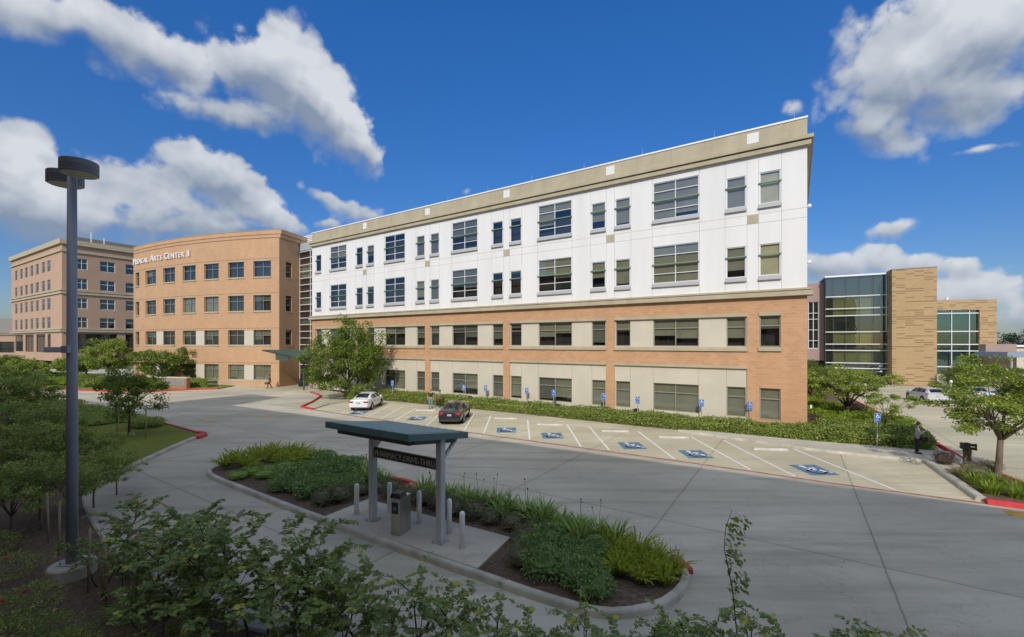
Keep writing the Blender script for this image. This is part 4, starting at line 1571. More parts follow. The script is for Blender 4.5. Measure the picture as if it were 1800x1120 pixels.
class Leaves:
    """many small leaf faces gathered into one crown mesh"""
    def __init__(s):
        s.V, s.F, s.n = [], [], 0

    def add(s, P, D, Nn, L, W, shape=4):
        n = len(P)
        if n == 0:
            return
        D = unit(D)
        Sd = unit(np.cross(Nn, D))
        Nn = np.cross(D, Sd)
        L = np.broadcast_to(np.asarray(L, float).reshape(-1, 1), (n, 1))
        W = np.broadcast_to(np.asarray(W, float).reshape(-1, 1), (n, 1))
        if shape == 4:
            v = np.stack([P, P + D * L * .45 + Sd * W * .5 + Nn * L * .08, P + D * L - Nn * L * .06, P + D * L * .45 - Sd * W * .5 + Nn * L * .08], 1)
        else:
            v = np.stack([P, P + D * L * .22 + Sd * W * .38, P + D * L * .55 + Sd * W * .5, P + D * L - Nn * L * .1, P + D * L * .55 - Sd * W * .5, P + D * L * .22 - Sd * W * .38], 1)
        k = v.shape[1]
        s.V.append(v.reshape(-1, 3))
        s.F.append((np.arange(n * k).reshape(n, k) + s.n).tolist())
        s.n += n * k

    def blades(s, P, D, H, W, bend_, seg=3):
        """strap leaves arching outward: P base, D horizontal direction"""
        n = len(P)
        D = unit(D)
        up = np.array([0, 0, 1.0])
        Sd = unit(np.cross(D, up[None]))
        rows = []
        for i in range(seg + 1):
            t = i / seg
            c = P + D * (H * bend_ * t ** 1.6)[:, None] + up * (H * (t - .55 * bend_ * t ** 2.6))[:, None]
            w = (W * (1 - t ** 2) + .002)[:, None]
            rows += [c - Sd * w / 2, c + Sd * w / 2]
        v = np.stack(rows, 1)
        k = v.shape[1]
        s.V.append(v.reshape(-1, 3))
        for j in range(n):
            o = s.n + j * k
            s.F.append([[o + 2 * i, o + 2 * i + 1, o + 2 * i + 3, o + 2 * i + 2] for i in range(seg)])
        s.n += n * k

    def solid(s, c, r, g, n=10):
        m = MB()
        m.ball((0, 0, 0), 1, n)
        v = np.array(m.v)
        j = 1 + g.normal(0, .06, (len(v), 1))
        s.V.append(v * j * np.array(r) + np.array(c))
        s.F.append([[i + s.n for i in f] for f in m.f])
        s.n += len(v)

    def mesh(s, name, mat):
        me = bpy.data.meshes.new(name)
        me.from_pydata(np.concatenate(s.V).tolist(), [], [f for b in s.F for f in b])
        me.materials.append(mat)
        me.update()
        return me


LF_TREE = leaf_mat('oak_leaves', (0.069, 0.122, 0.016), (0.216, 0.290, 0.040), (0.335, 0.386, 0.081), trans=.32, scale=.7)
LF_RIGHT = leaf_mat('pear_leaves', (0.106, 0.165, 0.019), (0.388, 0.472, 0.065), (0.563, 0.590, 0.177), trans=.36, scale=1.6)
LF_HEDGE = leaf_mat('hedge_leaves', (0.090, 0.144, 0.022), (0.264, 0.318, 0.062), (0.480, 0.468, 0.144), trans=.2, scale=1.5)
LF_SAP = leaf_mat('sapling_leaves', (0.159, 0.237, 0.077), (0.342, 0.429, 0.129), (0.605, 0.572, 0.103), trans=.35, scale=1.3)
LF_MASS = leaf_mat('crape_leaves', (0.194, 0.269, 0.068), (0.418, 0.504, 0.130), (0.641, 0.638, 0.181), trans=.38, scale=.6)
LF_DARK = leaf_mat('dark_shrub_leaves', (0.115, 0.124, 0.074), (0.243, 0.236, 0.135), (0.378, 0.257, 0.189), scale=2)
LF_HAW = leaf_mat('glossy_shrub_leaves', (0.116, 0.209, 0.070), (0.294, 0.419, 0.139), (0.466, 0.574, 0.224), scale=2)
LF_LILY = leaf_mat('strap_leaves', (0.121, 0.218, 0.044), (0.315, 0.448, 0.092), (0.508, 0.605, 0.218), trans=.3, scale=2)
LF_FERN = leaf_mat('foxtail_leaves', (0.314, 0.424, 0.036), (0.659, 0.660, 0.085), (0.660, 0.660, 0.155), trans=.5, scale=2)
LF_LIME = leaf_mat('lime_groundcover', (0.12, 0.19, 0.014), (0.27, 0.36, 0.032), trans=.3, scale=1.5)
LF_BALL = leaf_mat('clipped_bush_leaves', (0.07, 0.115, 0.018), (0.17, 0.225, 0.045), trans=.2, scale=1)
LF_TAN = leaf_mat('dry_grass', (0.20, 0.16, 0.07), (0.36, 0.27, 0.13), trans=.2, scale=2)
LF_FAR = leaf_mat('far_tree_leaves', (0.016, 0.032, 0.014), (0.045, 0.075, 0.03), trans=.1, scale=.05)
LF_PURP = leaf_mat('purple_shrub_leaves', (0.07, 0.05, 0.04), (0.16, 0.105, 0.08), trans=.2, scale=2)
m_bark = M('grey_bark', (0.16, 0.125, 0.095), 0.9, 0.35, 7, 0.5, stretch=(1, 1, .25))
m_barkd = M('dark_bark', (0.065, 0.05, 0.04), 0.9, 0.3, 8, 0.4, stretch=(1, 1, .25))
m_stake = M('pine_stake', (0.33, 0.27, 0.19), 0.9, 0.25, 6, 0.2, stretch=(1, 1, .2))


def ortho(g, n, up=.6):
    v = g.normal(0, 1, (n, 3))
    v[:, 2] = np.abs(v[:, 2]) + up
    return unit(v)


def tree_parts(seed, trunk_h, trunk_r, cz, rx, ry, rz, nclump, nleaf, L, clump, squash, leaf, bark, lean=(0, 0), nforks=4, hollow=.55):
    g = np.random.default_rng(seed)
    cc = []
    while len(cc) < nclump:
        p = g.uniform(-1, 1, 3)
        r = np.linalg.norm(p)
        if r > 1 or r < hollow * g.uniform(.3, 1):
            continue
        if p[2] < -.2 and g.random() < .35:
            continue
        wob = 1 + .18 * math.sin(3.1 * math.atan2(p[1], p[0]) + seed) + g.normal(0, .07)
        cc.append((p[0] * rx * wob + lean[0], p[1] * ry * wob + lean[1], cz + p[2] * rz * wob))
    cc = np.array(cc)
    lv = Leaves()
    per = np.maximum((nleaf / nclump * g.uniform(.55, 1.5, nclump)).astype(int), 6)
    for c, k in zip(cc, per):
        s_ = clump * g.uniform(.6, 1.3)
        q = unit(g.normal(0, 1, (k, 3))) * (g.random((k, 1)) ** .5) * s_ * np.array([1, 1, squash])
        P = c + q
        out = unit(q + (c - np.array([lean[0], lean[1], cz])) * .35)
        D = unit(out + g.normal(0, .7, (k, 3)) + np.array([0, 0, -.25]))
        Nn = unit(ortho(g, k, .7) + out * .5)
        lv.add(P, D, Nn, L * g.uniform(.7, 1.3, k), L * .55 * g.uniform(.8, 1.2, k))
    crown = lv.mesh('crown', leaf)
    b = MB()
    top = Vector((lean[0] * .25, lean[1] * .25, trunk_h))
    b.tube([(0, 0, -.05), (0, 0, trunk_h * .08), (lean[0] * .1 + .02, lean[1] * .1, trunk_h * .5), tuple(top)], [trunk_r * 1.45, trunk_r * 1.05, trunk_r * .9, trunk_r * .8], 9)
    order = g.permutation(nclump)
    forks = []
    for i in range(nforks):
        a = 2 * math.pi * i / nforks + g.uniform(-.4, .4)
        e = Vector((lean[0] * .6 + math.cos(a) * rx * .42, lean[1] * .6 + math.sin(a) * ry * .42, trunk_h + (cz - trunk_h) * g.uniform(.6, 1.0)))
        m = top.lerp(e, .5) + Vector((g.normal(0, .06) * rx, g.normal(0, .06) * ry, .1))
        b.tube([tuple(top - Vector((0, 0, .08))), tuple(m), tuple(e)], [trunk_r * .6, trunk_r * .42, trunk_r * .28], 6)
        forks.append((m, e))
    lead = Vector((lean[0], lean[1], cz + rz * .5))
    b.tube([tuple(top - Vector((0, 0, .08))), tuple(top.lerp(lead, .5)), tuple(lead)], [trunk_r * .6, trunk_r * .4, trunk_r * .15], 6)
    forks.append((top.lerp(lead, .5), lead))
    for i in order[:min(nclump, 46)]:
        c = Vector(cc[i])
        m, e = min(forks, key=lambda q: (q[1] - c).length)
        s0 = m.lerp(e, g.uniform(.1, 1))
        md = s0.lerp(c, .55) + Vector((0, 0, .06 * rz))
        b.tube([tuple(s0), tuple(md), tuple(c)], [trunk_r * .24, trunk_r * .15, trunk_r * .06], 5, caps=False)
    trunk = b.mesh('trunk', bark, True)
    return trunk, crown


def plant(name, label, cat, parts, loc, rz=0.0, group=None, scale=1.0):
    t = thing(name, label, cat, loc, rz, group)
    if scale != 1.0:
        t.scale = (scale, scale, scale)
    for n, me in parts:
        link(n, me, t)
    return t


def tree(label, loc, group=None, rot=0.0, name='tree', **k):
    tr, cr = tree_parts(**k)
    return plant(name, label, 'tree', [('trunk', tr), ('crown', cr)], loc, rot, group)


tree('large leafy green tree beside the white sedan, shading the wall behind it', (-17.5, 46.9, .05), seed=3, trunk_h=1.7, trunk_r=.15, cz=4.25, rx=4.35, ry=3.6, rz=3.5, nclump=170, nleaf=26000, L=.21, clump=.78, squash=.7,
     leaf=LF_TREE, bark=m_barkd, nforks=5, lean=(-.3, 0))
tree('tree with thick grey trunk on the planted corner beside the fire pipe', (21.2, 19.0, .08), seed=11, trunk_h=1.75, trunk_r=.125, cz=3.4, rx=2.7, ry=2.5, rz=1.7, nclump=125, nleaf=15500, L=.12, clump=.44, squash=.45,
     leaf=LF_RIGHT, bark=m_bark, nforks=5, lean=(.75, .2), hollow=.4)
tree('spreading ornamental tree with a twisted short trunk behind the clipped hedge', (25.4, 33.0, .08), seed=17, trunk_h=1.15, trunk_r=.13, cz=2.85, rx=2.95, ry=2.5, rz=1.15, nclump=110, nleaf=12500, L=.13, clump=.5, squash=.38,
     leaf=LF_RIGHT, bark=m_barkd, nforks=6, lean=(.15, 0), hollow=.3)
tree('small sparse tree with thin forked stems by the blue sign at the walk', (24.1, 28.2, .08), seed=23, trunk_h=.75, trunk_r=.05, cz=2.0, rx=1.55, ry=1.2, rz=.75, nclump=17, nleaf=1700, L=.12, clump=.30, squash=.5,
     leaf=LF_RIGHT, bark=m_bark, nforks=4, lean=(.3, 0), hollow=.5)
tree('pale stemmed crape myrtle close to the brown building corner', (28.6, 41.5, .08), seed=29, trunk_h=.9, trunk_r=.09, cz=2.7, rx=2.0, ry=1.6, rz=1.0, nclump=45, nleaf=3600, L=.16, clump=.5, squash=.6,
     leaf=LF_TREE, bark=m_bark, nforks=7)
tree('young round tree between wooden stakes on the lawn', (-24.2, 27.5, .1), seed=31, trunk_h=1.55, trunk_r=.07, cz=2.75, rx=1.65, ry=1.5, rz=1.4, nclump=62, nleaf=5600, L=.15, clump=.42, squash=.7,
     leaf=LF_TREE, bark=m_barkd, nforks=4)
tree('spreading multi stemmed tree in front of the curved tan building', (-50.0, 62.2, .08), seed=37, trunk_h=1.1, trunk_r=.13, cz=3.3, rx=4.1, ry=3.0, rz=1.85, nclump=90, nleaf=8000, L=.26, clump=.75, squash=.5,
     leaf=LF_TREE, bark=m_barkd, nforks=6, hollow=.3)
tree('bright green tree left of the curved tan building', (-65.4, 70.5, .08), seed=41, trunk_h=2.0, trunk_r=.14, cz=4.1, rx=3.2, ry=3.0, rz=2.6, nclump=85, nleaf=8000, L=.27, clump=.75, squash=.6,
     leaf=LF_RIGHT, bark=m_barkd, nforks=5)
for i, (px, Y, top, w, lab) in enumerate([(152, 82, 628, 4.6, 'dark green tree right of the lamp pole below the pink building'), (112, 88, 632, 3.2, 'light green young tree just left of the lamp pole by the columns'),
                                          (52, 66, 634, 4.6, 'pale green spreading tree in front of the round columns'), (10, 74, 626, 5.0, 'dark tree at the left edge below the low brown wing'), (135, 76, 632, 3.0, 'small bushy tree behind the lamp pole near the path')]):
    h = 6 - (top - 603) * Y / F_PX
    tree(lab, ((px - 900) / F_PX * Y, Y, .08), 'trees around the pink block', seed=50 + i, trunk_h=h * .33, trunk_r=.12, cz=h * .62, rx=w / 2, ry=w / 2, rz=h * .38, nclump=55, nleaf=4600, L=.27, clump=.7, squash=.6,
         leaf=(LF_TREE, LF_RIGHT, LF_RIGHT, LF_TREE, LF_TREE)[i], bark=m_barkd, nforks=4)


# saplings in the bed below the viewpoint: bare stems, arching twigs, paired leaves
def sapling_parts(seed, h, wid, leaf, stems=1, nprim=9, L=.10, bare=.36, dens=.022):
    g = np.random.default_rng(seed)
    b = MB()
    lv = Leaves()
    P, D, Nn, LL = [], [], [], []

    def twig(p, d, ln, r, depth):
        n = max(4, int(ln / .09))
        pts = [p.copy()]
        cur, dr = p.copy(), d.normalized()
        for i in range(n):
            dr = (dr + Vector(g.normal(0, .13, 3)) + Vector((0, 0, -.05 * depth))).normalized()
            cur = cur + dr * (ln / n)
            pts.append(cur.copy())
        b.tube([tuple(q) for q in pts], [r * (1 - .75 * i / n) for i in range(n + 1)], 5 if depth == 0 else 4, caps=False)
        return pts

    def leafy(pts, start):
        acc = 0
        for i in range(len(pts) - 1):
            a, c = pts[i], pts[i + 1]
            if i < start * len(pts):
                continue
            seg = (c - a)
            k = max(1, int(seg.length / dens))
            d = seg.normalized()
            sd = d.cross(Vector((0, 0, 1)))
            sd = sd.normalized() if sd.length > .05 else Vector((1, 0, 0))
            for j in range(k):
                q = a.lerp(c, (j + g.random()) / k)
                for sg in (1, -1):
                    if g.random() < .12:
                        continue
                    dd = sd * sg + d * g.uniform(.2, .9) + Vector((0, 0, g.uniform(-.35, .35)))
                    P.append(q[:]); D.append(dd[:])
                    Nn.append((g.normal(0, .7), g.normal(0, .7) - .35, .9))
                    LL.append(L * g.uniform(.5, 1.35))
    for s_ in range(stems):
        a = g.uniform(0, 6.28)
        base = Vector((math.cos(a) * .12 * (stems > 1), math.sin(a) * .12 * (stems > 1), -.03))
        trunk = twig(base, Vector((math.cos(a) * .12, math.sin(a) * .12, 1)), h * .72, .017 + .004 * h, 0)
        leafy(trunk, .82)
        for i in range(nprim):
            t = bare + (1 - bare) * (i + g.random() * .6) / nprim
            p = trunk[min(int(t * len(trunk)), len(trunk) - 1)]
            a = i * 2.4 + g.uniform(-.5, .5)
            up = .55 + .9 * t
            pr = twig(p, Vector((math.cos(a), math.sin(a), up)), wid * .5 * g.uniform(.75, 1.25), .009, 1)
            leafy(pr, .3)
            for j in range(4):
                q = pr[int((.35 + .2 * j) * (len(pr) - 1))]
                aa = a + g.uniform(-1.3, 1.3)
                tw = twig(q, Vector((math.cos(aa), math.sin(aa), g.uniform(.0, .9))), wid * .27 * g.uniform(.6, 1.4), .004, 1.6)
                leafy(tw, .05)
    lv.add(np.array(P), np.array(D), np.array(Nn), np.array(LL), np.array(LL) * .55, 6)
    return b.mesh('stem', m_barkd, True), lv.mesh('leaves', leaf)


SAPS = [sapling_parts(101 + i, 2.6, 1.45, LF_SAP, 1 + (i % 2), 11 if i % 2 == 0 else 7) for i in range(4)]
near = [(215, 11.0, 850), (262, 10.2, 852), (318, 9.0, 866), (378, 8.7, 846), (440, 8.3, 870), (490, 8.2, 905), (540, 8.0, 886), (600, 7.8, 925), (655, 7.7, 938), (285, 9.3, 925), (215, 9.6, 940), (345, 8.4, 950), (415, 8.0, 975), (180, 10.6, 905), (560, 7.5, 1000)]
for i, (px, Y, top) in enumerate(near):
    h = 6 - (top - 603) * Y / F_PX
    tr, cr = SAPS[i % 4]
    plant('sapling', 'slender leafy sapling in the dense row planted below the viewpoint', 'sapling', [('stem', tr), ('leaves', cr)], ((px - 900) / F_PX * Y, Y, .1), i * 1.7, 'saplings in the mulch bed along the near edge', h / 2.7)
ARCH = [sapling_parts(131 + i, 1.9, 1.5, LF_SAP, 3, 3, bare=.42, L=.095, dens=.034) for i in range(3)]
for i, (px, Y, top) in enumerate([(752, 7.5, 985), (700, 7.4, 1015), (830, 6.9, 1080), (905, 7.1, 1040), (1108, 6.7, 1075), (985, 6.8, 1085), (1070, 6.9, 1056), (1150, 6.7, 1085), (1215, 6.9, 1046), (1380, 6.8, 1052), (1465, 6.5, 1095), (1550, 6.8, 1076)]):
    h = 6 - (top - 603) * Y / F_PX
    tr, cr = ARCH[i % 3]
    plant('sapling', 'arching shrubby sapling whose twig tips rise over the bottom edge', 'sapling', [('stem', tr), ('leaves', cr)], ((px - 900) / F_PX * Y, Y, .1), i * 2.1, 'arching saplings at the bottom edge', h / 1.9)
# one tall whip with drooping leaves
g_ = np.random.default_rng(5)
b = MB()
pts = [Vector((0, 0, 0)), Vector((-.04, 0, .9)), Vector((-.12, 0, 1.7)), Vector((-.26, 0, 2.4)), Vector((-.24, 0, 2.75)), Vector((-.12, .02, 3.05))]
b.tube([tuple(p) for p in pts], [.013, .011, .009, .007, .005, .003], 5)
P, D, Nn = [], [], []
for i in range(150):
    t = g_.uniform(1.72, 3.05)
    for p, q in zip(pts, pts[1:]):
        if p.z <= t <= q.z:
            c = p.lerp(q, (t - p.z) / (q.z - p.z))
    off = g_.uniform(.0, .30)
    P.append((c.x + off, c.y + g_.normal(0, .05), c.z - off * .35)); D.append((g_.uniform(.2, 1), g_.normal(0, .5), g_.uniform(-1.0, -.1))); Nn.append((g_.normal(0, .6), -.6, .6))
lv = Leaves()
lv.add(np.array(P), np.array(D), np.array(Nn), g_.uniform(.07, .12, 150), g_.uniform(.04, .065, 150), 6)
for k in range(14):
    t = 1.75 + k * .09
    for p, q in zip(pts, pts[1:]):
        if p.z <= t <= q.z:
            c = p.lerp(q, (t - p.z) / (q.z - p.z))
    b.tube([tuple(c), (c.x + .16, c.y, c.z - .03), (c.x + .30, c.y, c.z - .12)], [.003, .002, .001], 4)
plant('sapling', 'tall single whip of a sapling with leaves hanging on its right side', 'sapling', [('stem', b.mesh('stem', m_barkd, True)), ('leaves', lv.mesh('leaves', LF_SAP))], ((1300 - 900) / F_PX * 7.4, 7.4, .1))

# crape myrtles filling the left bed
MYR = []
for i in range(3):
    MYR.append(tree_parts(seed=71 + i, trunk_h=.95, trunk_r=.045, cz=2.05, rx=1.35, ry=1.3, rz=.95, nclump=58, nleaf=4200, L=.10, clump=.30, squash=.55, leaf=LF_MASS, bark=m_bark, nforks=5, hollow=.2))
left = [(20, 13.0, 815), (70, 14.5, 800), (118, 14.0, 815), (165, 15.5, 800), (205, 17, 795), (40, 17, 755), (92, 18, 750), (140, 18.5, 752), (188, 19.5, 765), (12, 20, 705), (60, 22, 710), (108, 23, 718), (22, 27, 660), (64, 28, 676), (2, 32, 648), (96, 27, 704), (40, 33, 655)]
for i, (px, Y, top) in enumerate(left):
    h = 6 - (top - 603) * Y / F_PX
    tr, cr = MYR[i % 3]
    plant('crape_myrtle', 'bushy dark green crape myrtle in the thicket at the left', 'shrub', [('trunk', tr), ('crown', cr)], ((px - 900) / F_PX * Y, Y, .1), i * 1.3, 'crape myrtles massed behind the lamp pole', h / 2.95)
b = MB()
b.tube([(0, 0, -.05), (.04, 0, 1.5)], .028, 7)
stake_me = b.mesh('stake', m_stake, True)
for i, (px, v) in enumerate([(54, 895), (72, 932), (86, 955), (104, 975), (155, 1042), (181, 1056), (187, 1066), (240, 1052), (209, 776), (206, 770), (256, 772)]):
    x, y = at(px, v, .1)
    o = link('tree_stake', stake_me, None, (x, y, .1), i * 1.9, None)
    if i < 8:
        tag(o, 'thin pale wooden stake standing among the saplings of the mulch bed', 'stake', 'stakes among the saplings')
    else:
        o.scale = (1, 1, 1.35)
        tag(o, 'wooden stake on the lawn supporting the young round tree', 'stake', 'stakes around the lawn tree')


# shrubs, clumps
def shrub_mesh(seed, r, h, n, L, leaf, core=.78, W=.55, up=.4):
    g = np.random.default_rng(seed)
    lv = Leaves()
    d = unit(g.normal(0, 1, (n, 3)) + np.array([0, 0, .25]))
    lump = 1 + .16 * np.sin(d[:, 0] * 5 + seed) * np.cos(d[:, 1] * 6 + seed * 2) + .10 * np.sin(d[:, 2] * 9 + seed)
    rr = (.74 + .30 * g.random(n)) * lump
    P = d * rr[:, None] * np.array([r, r, h * .5]) + np.array([0, 0, h * .5])
    P[:, 2] = np.maximum(P[:, 2], .02)
    lv.add(P, unit(d + g.normal(0, .7, (n, 3)) + np.array([0, 0, .2])), unit(ortho(g, n, up) + d), L * g.uniform(.7, 1.3, n), L * W * g.uniform(.8, 1.2, n))
    if core:
        lv.solid((0, 0, h * .46), (r * core, r * core, h * .42 * core / .78), g)
    return lv.mesh('foliage', leaf)


def lily_mesh(seed, r, h, n, leaf, w=.03):
    g = np.random.default_rng(seed)
    lv = Leaves()
    a = g.uniform(0, 6.283, n)
    rad = r * .45 * np.sqrt(g.random(n))
    P = np.stack([np.cos(a) * rad, np.sin(a) * rad, np.zeros(n)], 1)
    b_ = a + g.normal(0, .7, n)
    lv.blades(P, np.stack([np.cos(b_), np.sin(b_), np.zeros(n)], 1), h * g.uniform(.7, 1.3, n), w * g.uniform(.7, 1.3, n), g.uniform(.25, 1.05, n), 4)
    return lv.mesh('foliage', leaf)


def fern_mesh(seed, r, h, n, leaf):
    """foxtail plumes: tapering bottle-brush stems"""
    g = np.random.default_rng(seed)
    lv = Leaves()
    for i in range(n):
        a = g.uniform(0, 6.283)
        ln = h * g.uniform(.75, 1.25)
        bend_ = g.uniform(.2, 1.0)
        base = np.array([math.cos(a) * r * .3 * g.random(), math.sin(a) * r * .3 * g.random(), 0])
        k = 58
        t = np.linspace(.12, 1, k)
        c = base + np.stack([math.cos(a) * ln * bend_ * t ** 1.5, math.sin(a) * ln * bend_ * t ** 1.5, ln * (t - .5 * bend_ * t ** 2.4)], 1)
        tang = unit(np.gradient(c, axis=0))
        q = g.normal(0, 1, (k, 3))
        q = unit(q - tang * np.sum(q * tang, 1)[:, None])
        lv.add(c, q + tang * .9, tang + q * .2, .09 * (1.12 - t), .048 * np.ones(k))
    return lv.mesh('foliage', leaf)


def scatter(meshes, name, label, cat, group, pts, z, smin=.85, smax=1.15, part='foliage', seed=1):
    g = np.random.default_rng(seed)
    out = []
    for i, p in enumerate(pts):
        o = link(name, meshes[i % len(meshes)], None, (p[0], p[1], z), g.uniform(0, 6.28))
        s_ = g.uniform(smin, smax) * (p[2] if len(p) > 2 else 1)
        o.scale = (s_, s_, s_ * g.uniform(.9, 1.1))
        tag(o, label, cat, group)
        out.append(o)
    return out


def px_pts(lst, z=.1):
    return [at(u, v, z) for u, v in lst]


FERN = [fern_mesh(200 + i, .5, .74, 44, LF_FERN) for i in range(3)]
HAW = [shrub_mesh(210 + i, .52, .60, 1500, .075, LF_HAW, core=.7) for i in range(3)]
DRK = [shrub_mesh(220 + i, .42, .62, 1100, .055, LF_DARK) for i in range(3)]
LIL = [lily_mesh(230 + i, .42, .66, 95, LF_LILY, .05) for i in range(3)]
scatter(FERN, 'foxtail_fern', 'bright yellow green foxtail fern at the left end of the pharmacy island', 'fern', 'foxtail ferns at the left end of the island',
        [(-13.4, 20.4), (-13.5, 21.4), (-13.3, 22.4), (-12.5, 22.9), (-11.6, 22.6), (-10.8, 22.1), (-10.2, 21.6), (-12.6, 21.9), (-11.8, 21.5), (-11.1, 21.0), (-12.8, 20.8), (-12.2, 20.1), (-10.3, 20.9), (-9.7, 21.3)], .1, .95, 1.2, seed=2)
GC = [shrub_mesh(240 + i, .5, .4, 900, .05, LF_LIME, W=.4) for i in range(2)]
for m_ in GC:
    m_.materials[0] = LF_LILY
scatter(GC, 'low_shrub', 'low fine leaved green cover plant in front of the left foxtail ferns', 'shrub', 'low cover plants at the left of the island',
        [(-11.6, 19.5), (-11.1, 19.9), (-10.8, 19.0), (-10.2, 19.6), (-10.5, 20.2), (-11.9, 18.9), (-9.9, 18.7), (-9.6, 20.3)], .08, .9, 1.2, seed=3)
scatter(HAW, 'green_shrub', 'dense low dark green shrub between the ferns and the shelter', 'shrub', 'dense green shrubs left of the shelter',
        [(-9.2, 19.3), (-8.7, 20.3), (-8.0, 19.6), (-8.6, 18.4), (-7.9, 18.6), (-7.3, 19.0), (-9.3, 18.1), (-8.4, 17.4), (-7.6, 17.6), (-6.9, 18.0), (-9.0, 21.0), (-8.0, 20.5), (-7.3, 20.1), (-7.7, 16.7), (-6.9, 16.9), (-9.3, 17.4), (-6.4, 17.4)], .08, .75, 1.3, seed=4)
scatter(DRK, 'dark_shrub', 'dark purplish green shrub behind the concrete pad', 'shrub', 'dark shrubs behind the concrete pad',
        [(-6.4, 16.2), (-5.9, 16.9), (-5.4, 17.2), (-6.9, 15.9), (-4.6, 16.7), (-3.9, 16.3), (-3.3, 15.9), (-2.6, 15.5), (-2.0, 15.0), (-1.3, 14.7), (-.7, 14.2), (0.0, 13.8), (.7, 13.2), (.35, 12.7), (.2, 11.55), (.9, 12.9)], .08, .8, 1.05, seed=5)
lil = scatter(LIL, 'lily_clump', 'strappy green lily clump along the road side of the island', 'plant', 'lily clumps along the road side of the island',
              [(-7.2, 19.4), (-6.6, 19.0), (-6.0, 18.7), (-6.7, 18.4), (-5.9, 18.1), (-5.4, 18.2), (-3.5, 17.1), (-3.0, 16.8), (-2.4, 16.5), (-1.8, 16.1), (-1.2, 15.8), (-.6, 15.5), (-.1, 15.1), (.5, 14.7), (1.1, 14.3), (1.6, 13.9), (2.1, 13.5), (.9, 13.8), (1.5, 13.2), (2.6, 13.1), (2.0, 12.8), (3.0, 12.8), (-2.9, 16.2), (-1.6, 15.5), (-.3, 14.6)], .08, .95, 1.25, seed=6)
b = MB()
for dx_, dy_, hh in ((.1, 0, 1.15), (-.15, .1, .95)):
    b.tube([(0, 0, 0), (dx_ * .4, dy_ * .4, hh * .5), (dx_, dy_, hh)], .004, 4)
    b.ball((dx_, dy_, hh), .026, 6)
stalk = b.mesh('flower_stalk', m_barkd)
for o in lil[4::3] + lil[9:15:2]:
    link('flower_stalk', stalk, o)
scatter(HAW, 'green_shrub', 'rounded glossy green shrub at the right end of the island', 'shrub', 'rounded shrubs at the right end of the island',
        [(1.0, 12.6), (1.6, 12.1), (.6, 11.9), (1.3, 11.4), (1.9, 11.5), (.8, 11.1), (1.6, 10.7), (2.0, 10.9), (2.3, 12.0), (1.9, 10.2), (2.4, 12.5)], .08, .62, 1.05, seed=7)
scatter(FERN, 'foxtail_fern', 'bright yellow green foxtail fern at the right tip of the island', 'fern', 'foxtail ferns at the right tip of the island',
        [(2.9, 12.2), (3.5, 12.1), (3.9, 11.7), (3.0, 11.5), (3.6, 11.2), (4.1, 11.1), (2.7, 11.0), (3.2, 10.7), (3.7, 10.6), (3.4, 11.7)], .08, .8, 1.0, seed=8)

# hedges: leafy blocks
def hedge_mesh(front, back, h, n, L, leaf, seed):
    """front / back are matching polylines"""
    g = np.random.default_rng(seed)
    F_, B_ = np.array(front, float), np.array(back, float)
    seg = np.linalg.norm(np.diff(F_, axis=0), axis=1)
    cum = np.concatenate([[0], np.cumsum(seg)])
    t = g.random(n) * cum[-1]
    fx = np.stack([np.interp(t, cum, F_[:, 0]), np.interp(t, cum, F_[:, 1])], 1)
    bx = np.stack([np.interp(t, cum, B_[:, 0]), np.interp(t, cum, B_[:, 1])], 1)
    w = g.random(n)
    face = g.random(n) < .34
    w = np.where(face, g.normal(.0, .03, n), w)
    hz_ = h * (1 + .09 * np.sin(t * 1.3) + .07 * np.sin(t * 3.1 + w * 5) + .05 * np.sin(t * 7.7 + w * 9))
    prof = np.clip(1 - ((.16 - np.clip(w, 0, .16)) / .16) ** 2 * .30, .5, 1)
    z = np.where(face, g.random(n) ** .8 * hz_ * .82, hz_ * prof) + g.normal(0, .035, n)
    p2 = fx * (1 - w[:, None]) + bx * w[:, None]
    P = np.concatenate([p2, np.maximum(z, .03)[:, None]], 1)
    out = unit(np.concatenate([(fx - bx), np.zeros((n, 1))], 1))
    Nn = np.where(face[:, None], out + np.array([0, 0, .5]), np.array([0, 0, 1.0]) + out * .2) + g.normal(0, .45, (n, 3))
    lv = Leaves()
    lv.add(P, g.normal(0, 1, (n, 3)) + out * .4, unit(Nn), L * g.uniform(.7, 1.3, n), L * .6 * np.ones(n))
    m = MB()
    inn = [tuple(a * .94 + b_ * .06) for a, b_ in zip(F_, B_)]
    m.prism(inn + [tuple(q) for q in B_[::-1]], .0, h * .86)
    s0 = lv.n
    lv.V.append(np.array(m.v))
    lv.F.append([[i + s0 for i in f] for f in m.f])
    lv.n += len(m.v)
    return lv.mesh('hedge', leaf)


ux_, uy_ = .547, .837
H1 = [(p[0], p[1]) for p in HFRONT[1:]]
B1 = []
for p in H1:
    s_ = ((18.86 - p[0]) * .837 - (27.8 - p[1]) * .547)
    q = (18.86 - .837 * s_ - ux_ * .25, 27.8 + .547 * s_ - uy_ * .25)
    B1.append(q)
B1[0] = (19.3, 27.6)
tag(link('hedge', hedge_mesh(H1, B1, .72, 30000, .125, LF_HEDGE, 301), None, (0, 0, .05)), 'long low clipped hedge running along the foot of the white and brown building', 'hedge')
tag(link('hedge', hedge_mesh([(19.3, 25.7), (21.3, 24.75), (22.0, 24.6), (22.6, 25.6), (23.2, 26.9)], [(19.6, 28.6), (21.0, 28.4), (21.0, 28.4), (21.2, 28.7), (21.6, 29.2)], .80, 7000, .12, LF_HEDGE, 302), None, (0, 0, .08)), 'clipped hedge block continuing past the brown building corner to the blue sign', 'hedge')
